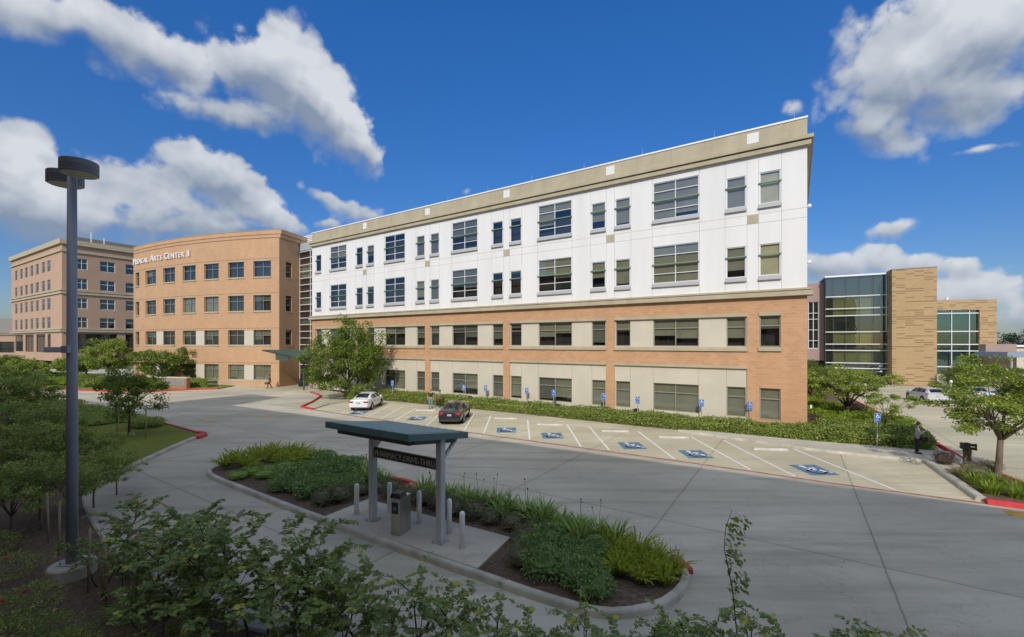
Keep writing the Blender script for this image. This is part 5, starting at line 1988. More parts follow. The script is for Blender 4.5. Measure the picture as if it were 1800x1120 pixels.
tag(link('hedge', hedge_mesh([(21.6, 24.4), (23.1, 23.85), (24.1, 25.2), (25.3, 27.0)], [(22.3, 26.4), (22.9, 26.4), (23.1, 26.6), (24.2, 28.0)], .85, 4500, .11, LF_BALL, 303), None, (0, 0, .08)), 'dark rounded hedge end beside the woman on the walk', 'hedge')
# lime ground cover and bushes in the right bed
LIMEM = [shrub_mesh(310 + i, 1.0, .6, 1700, .11, LF_LIME) for i in range(2)]
scatter(LIMEM, 'lime_shrub', 'low bright lime green mound in the bed behind the hedge', 'shrub', 'lime green mounds behind the hedge',
        [(23.6, 33.6), (24.8, 35.5), (23.0, 36.0), (26.0, 38.0), (24.8, 39.5), (27.5, 41), (26.2, 43.5), (29.5, 44.0), (24.6, 29.6), (26.0, 30.4), (25.3, 31.4), (28.6, 38.6), (22.4, 33.6), (24.2, 37.4), (25.6, 36.6), (21.9, 34.9), (26.9, 39.6), (28.4, 42.6), (30.4, 46.2), (23.3, 31.0), (22.3, 29.9)], .1, 1.1, 1.7, seed=9)
DB = [shrub_mesh(320 + i, .75, .75, 1300, .09, LF_PURP) for i in range(2)]
scatter(DB, 'dark_bush', 'dark reddish bush under the ornamental tree', 'shrub', 'dark bushes in the right bed',
        [(21.3, 31.3), (26.8, 33.4), (27.6, 34.6), (28.6, 36.4), (20.8, 30.3)], .1, .8, 1.25, seed=10)
BALLM = [shrub_mesh(330 + i, 1.7, 2.9, 3400, .17, LF_BALL) for i in range(2)]
for i, (x, y, s_, lb) in enumerate([(58.8, 57.2, 1.0, 'rounded clipped bush against the brick tower by the glass front'), (61.5, 58.0, .95, 'second rounded clipped bush right of the brick tower'), (64.8, 60.5, 1.1, 'tall rounded bush in front of the teal glass front'),
                                    (35.6, 52.0, 1.25, 'large round lime bush just right of the brown building corner'), (68.0, 58.5, .9, 'rounded bush behind the right tree near the parked cars')]):
    o = link('round_bush', BALLM[i % 2], None, (x, y, .05), i * 1.1, (s_, s_, s_))
    tag(o, lb, 'bush', 'clipped round bushes by the glass building')
# island under the right tree
o = link('dark_bush', shrub_mesh(341, .46, .62, 1300, .05, LF_PURP), None, (21.0, 21.15, .1))
tag(o, 'small round reddish brown bush left of the fire pipe', 'bush')
o = link('dry_grass_tuft', lily_mesh(342, .45, .55, 320, LF_TAN, .012), None, (19.75, 19.1, .1))
tag(o, 'tan dry ornamental grass tuft in front of the fire pipe', 'grass tuft')
scatter([shrub_mesh(343, .42, .5, 900, .05, LF_DARK)], 'dark_shrub', 'low dark shrub between the fire pipe and the grey tree trunk', 'shrub', 'low dark shrubs by the right tree', [(21.9, 19.9), (20.9, 19.9), (21.4, 19.5), (20.5, 19.2)], .1, .8, 1.2, seed=11)
LIL2 = [lily_mesh(350 + i, .5, .5, 130, LF_LIME, .028) for i in range(2)]
scatter(LIL2, 'lily_clump', 'arching bright green strap leaf clump along the red kerb at the right edge', 'plant', 'strap leaf clumps at the right edge',
        [(18.8, 17.1), (19.3, 17.7), (19.2, 16.6), (19.9, 17.2), (19.8, 16.2), (20.5, 16.8), (20.4, 15.8), (20.9, 16.2), (20.1, 18.0), (20.8, 17.5), (19.4, 18.2), (21.0, 15.4)], .1, .9, 1.2, seed=12)
# lawn edge ground cover and left garden
JUN = [shrub_mesh(360 + i, .9, .5, 1300, .10, LF_MASS) for i in range(2)]
pts = []
for i in range(18):
    t = i / 17
    for w in (1.0, 2.5, 4.0):
        if w > 1.5 + 4.5 * t:
            continue
        x, y = -25.2 + (-41 + 25.2) * t, 31.6 + (41.2 - 31.6) * t
        pts.append((x - w * .52 + random.uniform(-.3, .3), y - w * .86 + random.uniform(-.3, .3)))
scatter(JUN, 'ground_cover_shrub', 'low spreading dark green shrub along the red kerb of the lawn', 'shrub', 'low shrubs along the lawn kerb', pts, .08, .85, 1.25, seed=13)
GAR = [shrub_mesh(370 + i, 1.3, .9, 1200, .17, (LF_HEDGE, LF_TREE, LF_LIME)[i]) for i in range(3)]
pts = []
for i in range(44):
    t = random.random()
    x = -76 + 30 * t
    y = 63.6 - 9.6 * t + random.uniform(.8, 12 - 6 * t)
    pts.append((x, y))
scatter(GAR, 'garden_shrub', 'low green shrub in the garden beyond the left red kerb', 'shrub', 'garden shrubs beyond the left drive', pts, .08, .7, 1.25, seed=14)
REDF = leaf_mat('red_flower_bed', (0.22, 0.07, 0.04), (0.30, 0.13, 0.06), trans=.1)
scatter([shrub_mesh(380, .8, .5, 700, .12, REDF)], 'red_flower_clump', 'reddish flower clump in the garden bed beyond the left drive', 'flowers', 'red flower clumps in the garden', [(-64.5, 66.5), (-63.4, 66.2), (-62.2, 65.9), (-61.0, 65.4), (-60.0, 65.0), (-59.0, 64.6)], .08, seed=15)
HB = [hedge_mesh([(-46.5, 58.5), (-40.5, 57.7)], [(-46.2, 60.6), (-40.3, 59.6)], 1.1, 1800, .17, LF_HEDGE, 391)]
tag(link('hedge', HB[0], None, (0, 0, .06)), 'short clipped hedge in front of the curved tan building beside the low sign', 'hedge')
for i in range(3):
    x, y = [(-15.6, 45.0), (-16.5, 46.2), (-14.2, 45.9)][i]
    o = link('low_shrub', GAR[0], None, (x - .6, y + .6, .06), i, (.7, .7, .7))
    tag(o, 'bright green low shrub around the trunk of the large tree', 'shrub', 'low shrubs under the large tree')
# roses and a grassy clump at the lower left
for i, (u, v, s_) in enumerate([(20, 1000, 1.0), (52, 1062, 1.05), (-15, 1090, 1.1), (80, 1110, .9), (22, 1130, 1.1), (-10, 960, 1.0), (95, 1145, .9), (130, 1130, .8)]):
    x, y = at(u, v, .35)
    t = plant('rose_bush', 'low rose bush with a few red blooms in the mulch at the lower left', 'rose bush', [('foliage', shrub_mesh(400 + i, .52, .6, 900, .055, LF_MASS, core=0))], (x, y, .1), i, 'rose bushes at the lower left', s_)
    if i < 4:
        b = MB()
        g_ = np.random.default_rng(410 + i)
        for k in range(14):
            a = g_.uniform(0, 6.28)
            b.ball((math.cos(a) * .03 * g_.random(), math.sin(a) * .03 * g_.random(), g_.uniform(-.01, .03)), .026, 6, 0, (1, 1, .6))
        link('bloom', b.mesh('bloom', plain('rose_red' if i < 3 else 'rose_pink', (0.50, 0.012, 0.035) if i < 3 else (0.55, 0.22, 0.25), 0.6)), t, ((.12, -.1, -.15, .05)[i], -.2, .60))
x, y = at(225, 1085, .1)
o = link('lily_clump', lily_mesh(420, .4, .5, 260, LF_LILY, .016), None, (x, y, .1))
tag(o, 'dark grassy clump in the mulch between sapling stems at lower left', 'plant')
# far tree belts
for nm, x0, x1, yy in (('treeline', 180, 460, 270), ('treeline', -480, -170, 300)):
    g_ = np.random.default_rng(int(yy))
    lv = Leaves()
    for i in range(230):
        c = np.array([g_.uniform(x0, x1), yy + g_.uniform(-14, 14), g_.uniform(2, 10.5) + 1.8 * math.sin(i * 1.7)])
        k = 90
        q = unit(g_.normal(0, 1, (k, 3))) * (g_.random((k, 1)) ** .4) * np.array([3.6, 3.6, 2.6])
        lv.add(c + q, g_.normal(0, 1, (k, 3)), ortho(g_, k), g_.uniform(.8, 1.5, k), g_.uniform(.5, .9, k))
    tag(link(nm, lv.mesh('treeline', LF_FAR)), kind='stuff')

# ------------------------------------------------------------------ lamp post
m_lamp = M('dark_bronze_paint', (0.15, 0.155, 0.165), 0.45, 0.1, 3)
m_pole = M('blue_grey_pole_paint', (0.27, 0.29, 0.33), 0.4, 0.1, 2, stretch=(1, 1, .2))
m_lens = plain('lamp_lens', (0.55, 0.53, 0.47), 0.3)
lx, ly = -11.18, 11.06
lamp = thing('street_lamp', 'tall blue grey lamp post with two round drum heads on a concrete footing', 'street lamp', (lx, ly, .1))
b = MB()
b.tube([(0, 0, .3), (0, 0, 5), (0, 0, 10.25)], [.118, .108, .092], 20)
b.build('pole', m_pole, lamp, True)
b = MB()
b.lathe([(.47, -.2), (.47, .27), (.44, .31), (0, .31)], 28)
b.build('footing', m_kerb, lamp)
b = MB()
b.bbox(-.2, -.2, .31, .2, .2, .335, .006)
for sx in (-.15, .15):
    for sy in (-.15, .15):
        b.lathe([(.022, .335), (.022, .40), (0, .40)], 6, (sx, sy, 0))
b.build('base_plate', m_steel, lamp)
for hx, hy in ((-10.66 - lx, 10.72 - ly), (-11.72 - lx, 11.42 - ly)):
    b = MB()
    zb = 10.05
    prof = [(.345, zb), (.365, zb + .01), (.365, zb + .05), (.355, zb + .056), (.355, zb + .064), (.365, zb + .07), (.365, zb + .10), (.355, zb + .106), (.355, zb + .114), (.365, zb + .12), (.365, zb + .15), (.355, zb + .156), (.365, zb + .17), (.365, zb + .30), (.355, zb + .315), (.33, zb + .32), (0, zb + .335)]
    b.lathe(prof, 40, (hx, hy, 0))
    hd = b.build('lamp_head', m_lamp, lamp, False)
    b = MB()
    b.lathe([(0, zb - .012), (.325, zb - .012), (.345, zb + .002)], 32, (hx, hy, 0))
    b.build('lens', m_lens, hd)
    b = MB()
    b.tube([(0, 0, zb + .2), (hx * .55, hy * .55, zb + .2)], .06, 10)
    b.build('arm', m_lamp, hd)
b = MB()
b.bbox(-.085, -.20, 5.65, .085, -.10, 5.83, .01)
b.build('bracket', m_pole, lamp)
b = MB()
b.bbox(-.60, -.12, 5.66, -.10, .12, 5.80, .02)
b.build('security_camera', plain('camera_white', (0.55, 0.55, 0.56), 0.4), lamp)

# ------------------------------------------------------------------ pharmacy drive-thru shelter
SRZ = math.atan2(-.539, .842)
sh_ = thing('drive_thru_shelter', 'small open shelter with green metal roof and pharmacy drive thru sign on the island', 'shelter', (-3.35, 13.6, .155), SRZ)
m_post = M('grey_post_paint', (0.54, 0.53, 0.50), 0.45, 0.08, 2)
m_groof = M('teal_metal_roof', (0.09, 0.165, 0.16), 0.38, 0.12, 2)
m_sofd = M('dark_soffit', (0.10, 0.095, 0.09), 0.6)
for sx in (-1.485, 1.485):
    b = MB()
    b.bbox(sx - .1, -.1, .02, sx + .1, .1, 3.02, .012)
    p_ = b.build('post', m_post, sh_)
    b = MB()
    b.bbox(sx - .19, -.19, 0, sx + .19, .19, .022, .005)
    for qx in (-.15, .15):
        for qy in (-.15, .15):
            b.lathe([(.018, .022), (.018, .06), (0, .06)], 6, (sx + qx, qy, 0))
    b.build('base_plate', m_steel, p_)
    b = MB()
    d = .04
    for y0, z0, y1, z1 in ((.1, 2.35, .78, 2.93),):
        b.raw([(sx - d, y0, z0), (sx + d, y0, z0), (sx + d, y1, z1), (sx - d, y1, z1), (sx - d, y0, z0 + .11), (sx + d, y0, z0 + .11), (sx + d, y1, z1 + .11), (sx - d, y1, z1 + .11)],
              [(0, 1, 2, 3), (4, 7, 6, 5), (0, 4, 5, 1), (1, 5, 6, 2), (2, 6, 7, 3), (3, 7, 4, 0)])
    b.build('brace', m_post, p_)


def rz_(y):
    """roof height across the slope"""
    return 3.06 + (3.42 - 3.06) * (1.0 - y) / 2.5


X0_, X1_, Y0_, Y1_ = -1.86, 1.72, -1.5, 1.0


def slab(b, x0, x1, y0, y1, dz0, dz1, mi=0):
    b.raw([(x0, y0, rz_(y0) + dz0), (x1, y0, rz_(y0) + dz0), (x1, y1, rz_(y1) + dz0), (x0, y1, rz_(y1) + dz0), (x0, y0, rz_(y0) + dz1), (x1, y0, rz_(y0) + dz1), (x1, y1, rz_(y1) + dz1), (x0, y1, rz_(y1) + dz1)],
          [(3, 2, 1, 0), (4, 5, 6, 7), (0, 1, 5, 4), (1, 2, 6, 5), (2, 3, 7, 6), (3, 0, 4, 7)], mi)


b = MB()
slab(b, X0_ + .05, X1_ - .05, Y0_ + .05, Y1_ - .05, -.09, -.035)
for i in range(1, 12):
    x = X0_ + (X1_ - X0_) * i / 12
    slab(b, x - .032, x + .032, Y0_ + .05, Y1_ - .05, -.035, .035, 1)
b.build('roof', [M('teal_roof_sheet', (0.105, 0.175, 0.17), 0.6, 0.12, 2, spec=.2), plain('roof_seam_shine', (0.42, 0.54, 0.53), 0.35)], sh_)  # seams share the sheet's colour; their shine is painted in as a paler tone
b = MB()
slab(b, X0_, X1_, Y0_, Y0_ + .05, -.17, 0.02)
slab(b, X0_, X1_, Y1_ - .05, Y1_, -.17, 0.02)
slab(b, X0_, X0_ + .05, Y0_ + .05, Y1_ - .05, -.17, 0.019)
slab(b, X1_ - .05, X1_, Y0_ + .05, Y1_ - .05, -.17, 0.019)
b.build('fascia', m_groof, sh_)
b = MB()
slab(b, X0_ + .25, X1_ - .25, Y0_ + .25, Y0_ + .37, -.32, -.095)
slab(b, X0_ + .25, X1_ - .25, -.09, .03, -.32, -.095)
slab(b, X0_ + .25, X1_ - .25, Y1_ - .37, Y1_ - .25, -.3, -.095)
for x in (-1.485, 1.485):
    slab(b, x - .05, x + .05, Y0_ + .38, -.1, -.3, -.1)
    slab(b, x - .05, x + .05, .04, Y1_ - .38, -.3, -.1)
b.build('roof_beam', m_sofd, sh_)
b = MB()
b.bbox(-1.38, -.05, 2.10, 1.38, .05, 2.42, .008)
sg = b.build('sign_board', M('dark_brown_sign', (0.07, 0.055, 0.047), 0.5, 0.1, 3), sh_)
vs, fs = text_mesh('PHARMACY DRIVE-THRU', .235, .006)
vx0, vx1 = min(v.x for v in vs), max(v.x for v in vs)
kx_ = 2.62 / (vx1 - vx0)
b = MB()
b.raw([(-1.31 + (v.x - vx0) * kx_, -.052 - .006 - v.z, 2.172 + v.y * 1.08) for v in vs], fs)
b.build('lettering', plain('bronze_letter', (0.62, 0.54, 0.48), 0.45), sg)
# service kiosk
ko = thing('service_kiosk', 'stainless steel service kiosk with dark cap and slot on the concrete pad', 'kiosk', (-3.44, 13.47, .155), math.atan2(-.35, .94))
m_stain = M('brushed_stainless', (0.52, 0.48, 0.42), 0.34, 0.12, 4, 0, 0.85, stretch=(1, 1, .1))
b = MB()
b.bbox(-.17, -.29, 0, .17, .29, 1.13, .012)
b.build('body', m_stain, ko)
b = MB()
b.raw([(-.185, -.31, 1.13), (.185, -.31, 1.13), (.185, .05, 1.13), (-.185, .05, 1.13), (-.15, -.27, 1.27), (.15, -.27, 1.27), (.15, .02, 1.29), (-.15, .02, 1.29)], [(4, 5, 6, 7), (0, 1, 5, 4), (1, 2, 6, 5), (2, 3, 7, 6), (3, 0, 4, 7)])
b.build('cap', plain('dark_plastic_cap', (0.035, 0.033, 0.033), 0.4), ko)
b = MB()
b.bbox(-.12, -.302, .66, .10, -.285, 1.0, .006)
b.build('slot_frame', plain('black_slot', (0.015, 0.015, 0.016), 0.4), ko)
b = MB()
b.bbox(-.06, -.312, .76, .04, -.303, .88, .004)
b.build('screen', plain('grey_screen_plate', (0.16, 0.17, 0.18), 0.2), ko)
# bollards
b = MB()
b.lathe([(.079, 0), (.079, .97), (.074, 1.005), (.058, 1.035), (.032, 1.052), (0, 1.058)], 20)
m_bol = M('white_bollard_sleeve', (0.92, 0.90, 0.85), 0.45, 0.06, 2)
bol_me = b.mesh('bollard', m_bol, True)
for x, y, lb in [(-5.3, 14.85, 'white domed bollard left of both shelter posts, at the pad corner'), (-4.22, 15.0, 'white domed bollard just behind and left of the steel kiosk'), (-3.02, 14.15, 'white domed bollard just right of the steel kiosk'),
                 (-1.93, 13.4, 'white domed bollard close beside the right shelter post'), (-1.42, 12.4, 'white domed bollard nearest the lane, rightmost on the pad')]:
    o = link('bollard', bol_me, None, (x, y, .15))
    tag(o, lb, 'bollard', 'white bollards around the kiosk')

# ------------------------------------------------------------------ accessible parking signs
m_sblue = plain('sign_blue', (0.02, 0.13, 0.50), 0.4)
m_swhite = plain('sign_white', (0.78, 0.78, 0.78), 0.5)
b = MB()
b.tube([(0, 0, -.1), (0, 0, 1.98)], .03, 8)
spost = b.mesh('post', m_steel)
b = MB()
b.bbox(-.16, -.045, 1.44, .16, -.033, 1.98, .003)
splate = b.mesh('plate', m_sblue)
b = MB()
for x0, z0, x1, z1 in ((-.148, 1.452, .148, 1.46), (-.148, 1.96, .148, 1.968), (-.148, 1.46, -.14, 1.96), (.14, 1.46, .148, 1.96)):
    b.box(x0, -.047, z0, x1, -.0445, z1)
border = b.mesh('border', m_swhite)
b = MB()
wheelchair(b, .29, 0, False, -.0475)
b.v = [(x, y, z + 1.815) for x, y, z in b.v]
figure = b.mesh('wheelchair_symbol', m_swhite)
sign_text = []
vs, fs = text_mesh('RESERVED\n PARKING', .05, .001)
cxm = (min(v.x for v in vs) + max(v.x for v in vs)) / 2
b = MB()
b.raw([((v.x - cxm) * .95, -.0475 - v.z, 1.585 + v.y) for v in vs], fs)
words = b.mesh('lettering', m_swhite)
SIGNS = [(690, 690, 'blue accessible parking sign against the dark window right of the large tree'), (756, 690, 'blue accessible parking sign directly above the standing man'), (815.5, 700, 'blue accessible parking sign just right of the dark sedan roof'),
         (853.7, 700.7, 'blue accessible parking sign on a plain cream wall panel, before the second brown pier'), (926, 706.6, 'blue accessible parking sign right of the third brown pier on cream wall'), (973.5, 711.5, 'blue accessible parking sign in front of the middle wide window'),
         (1061, 719.4, 'blue accessible parking sign at the left edge of the fourth brown pier'), (1120.7, 726.7, 'blue accessible parking sign on cream wall right of the fourth brown pier'), (1233, 733, 'blue accessible parking sign at the right edge of the widest lower window'),
         (1318, 738.8, 'blue accessible parking sign at the foot of the brown corner'), (1542, 765.6, 'large bright blue accessible sign by the end of the clipped hedge')]
for i, (u, v, lb) in enumerate(SIGNS):
    x, y = at(u, v, .77) if i < 10 else at(u, 772, .55)
    t = thing('parking_sign', lb, 'sign', (x, y, .05), R(-14), 'blue accessible parking signs')
    link('post', spost, t)
    pl = link('plate', splate, t)
    link('border', border, pl)
    link('wheelchair_symbol', figure, pl)
    link('lettering', words, pl)
# small flood lights at the wall foot
b = MB()
b.bbox(-.17, -.12, .55, .17, .12, .85, .02)
b.tube([(0, 0, 0), (0, 0, .56)], .025, 6)
fl = b.mesh('flood_light', m_dkframe)
for u, v, lb in ((826, 703, 'small dark flood light in the hedge right of the dark sedan'), (862, 708, 'small dark flood light in the hedge below the cream wall sign'), (933, 713, 'small dark flood light in the hedge beside the middle sign'), (979, 717, 'small dark flood light in the hedge below the wide window'),
                 (1065, 722, 'small dark flood light at the foot of the fourth brown pier'), (1120, 725, 'small dark flood light behind the sign on the cream panel'), (1227, 733, 'small dark flood light below the widest lower window')):
    x, y = at(u, v - 6, .85)
    o = link('flood_light', fl, None, (x, y, .05), MAIN_RZ)
    tag(o, lb, 'flood light', 'dark flood lights in the hedge')

# ------------------------------------------------------------------ fire department connection
fd = thing('fire_pipe_connection', 'dark bronze standing fire connection with two capped outlets beside the right tree', 'fire connection', (21.65, 20.7, .1), R(-15))
m_brz = M('weathered_bronze', (0.09, 0.075, 0.055), 0.45, 0.3, 6, 0, 0.5)
b = MB()
b.lathe([(.2, 0), (.2, .04), (.15, .05), (.145, .70), (.17, .72), (.17, .78), (.15, .80)], 18)
b.build('pipe', M('olive_brown_pipe', (0.16, 0.125, 0.075), 0.5, 0.2, 4), fd, True)
b = MB()
b.lathe([(.15, .80), (.16, .85), (.12, .92), (.12, 1.0), (.15, 1.05), (.13, 1.14), (0, 1.17)], 16)
b.build('head', m_brz, fd, True)
for s_, zz in ((-1, .96), (1, .90), (-1, 1.1), (1, 1.06)):
    b = MB()
    b.tube([(s_ * .08, -.02, zz), (s_ * .24, -.09, zz), (s_ * .27, -.10, zz), (s_ * .30, -.11, zz)], [.06, .07, .09, .08], 12)
    b.build('outlet_cap', m_brz, fd, True)

# ------------------------------------------------------------------ low monument sign, railings, bin, small things
mo = thing('monument_sign', 'low brick wall sign with three grey panels under the spreading tree', 'sign', (at(300, 684)[0], at(300, 684)[1], 0), R(-14))
m_rb = blockwork('red_brick', (0.42, 0.20, 0.12), .25, .08, .008)
b = MB()
b.box(-2.6, 0, 0, 2.6, .5, 1.42)
b.build('brick_wall', m_rb, mo)
b = MB()
b.box(-2.7, -.06, 1.425, 2.7, .56, 1.55)
b.build('stone_cap', m_cream, mo)
for x in (-1.62, 0, 1.62):
    b = MB()
    b.bbox(x - .75, -.05, .45, x + .75, -.005, 1.3, .01)
    pn = b.build('sign_panel', plain('grey_sign_panel', (0.28, 0.275, 0.26), 0.5), mo)
    b = MB()
    for z in (1.05, .92, .79, .66):
        b.box(x - .55, -.056, z, x + .5 - .25 * (z < .8), -.052, z + .05)
    b.build('raised_line', plain('green_grey_line', (0.17, 0.22, 0.19), 0.5), pn)


def railing(label, pts, n):
    t = thing('handrail', label, 'railing', (0, 0, 0))
    b = MB()
    for z in (1.0, .55):
        b.tube([(p[0], p[1], z) for p in pts], .026, 6)
    b.build('rail', m_rail, t)
    P = [Vector((p[0], p[1], 0)) for p in pts]
    for i in range(n):
        q = i / (n - 1) * (len(P) - 1)
        k = min(int(q), len(P) - 2)
        c = P[k].lerp(P[k + 1], q - k)
        b = MB()
        b.tube([(c.x, c.y, -.02), (c.x, c.y, 1.0)], .028, 6)
        b.build('rail_post', m_rail, t)


m_rail = plain('pale_green_rail', (0.40, 0.46, 0.44), 0.4)
railing('pale metal railing along the front of the curved tan building', [(-40.5, 57.9), (-36.8, 57.4), (-34.2, 57.6)], 5)
railing('short metal railing between the red kerb and the large tree', [(-25.0, 53.6), (-23.9, 52.0), (-22.6, 50.2)], 4)
railing('second short railing beside the ramp behind the large tree', [(-22.3, 53.0), (-21.2, 51.2), (-19.8, 49.8)], 3)
bn = thing('trash_bin', 'dark blue grey round trash bin by the tan side wall', 'bin', (-29.2, 60.2, 0))
b = MB()
b.lathe([(.30, 0), (.36, .85), (.38, .87), (.38, .95)], 18)
b.build('body', plain('slate_plastic', (0.05, 0.06, 0.075), 0.5), bn, True)
b = MB()
b.lathe([(.385, .95), (.36, 1.02), (.2, 1.06), (0, 1.06)], 18)
b.build('lid', plain('dark_lid', (0.03, 0.035, 0.04), 0.5), bn, True)
aw = thing('blue_awning', 'pale blue flat awning showing beside the brown building corner', 'awning', (31.0, 45.0, 0), R(-30))
b = MB()
b.bbox(-1.6, -.8, 2.15, 1.15, .8, 2.75, .08)
b.build('canopy', plain('pale_blue_canopy', (0.30, 0.50, 0.56), 0.5), aw)
for x in (-1.2, .9):
    b = MB()
    b.tube([(x, 0, 0), (x, 0, 2.2)], .05, 8)
    b.build('post', m_steel, aw)
lp = thing('lot_light', 'short white post light at the edge of the lot by the light coloured suv', 'post light', (46.6, 46.2, 0))
b = MB()
b.tube([(0, 0, 0), (0, 0, 1.7)], .05, 8)
b.build('post', m_cap, lp)
b = MB()
b.lathe([(.12, 1.7), (.14, 1.95), (.06, 2.05)], 10)
b.build('lantern', m_cap, lp, True)
st = thing('utility_marker', 'small white marker post in the lime ground cover', 'marker', (22.9, 33.4, .1))
b = MB()
b.tube([(0, 0, 0), (.05, 0, .85)], .02, 6)
b.build('post', m_steel, st)
b = MB()
b.bbox(-.02, -.02, .8, .12, .02, 1.15, .01)
b.build('marker_head', m_cap, st)


# ------------------------------------------------------------------ vehicles
def lerp_tab(tab, y):
    for (y0, *a), (y1, *c) in zip(tab, tab[1:]):
        if y0 <= y <= y1:
            t = (y - y0) / (y1 - y0)
            t = t * t * (3 - 2 * t) if (y1 - y0) > .5 else t
            return [p + (q - p) * t for p, q in zip(a, c)]
    return list(tab[0][1:]) if y < tab[0][0] else list(tab[-1][1:])


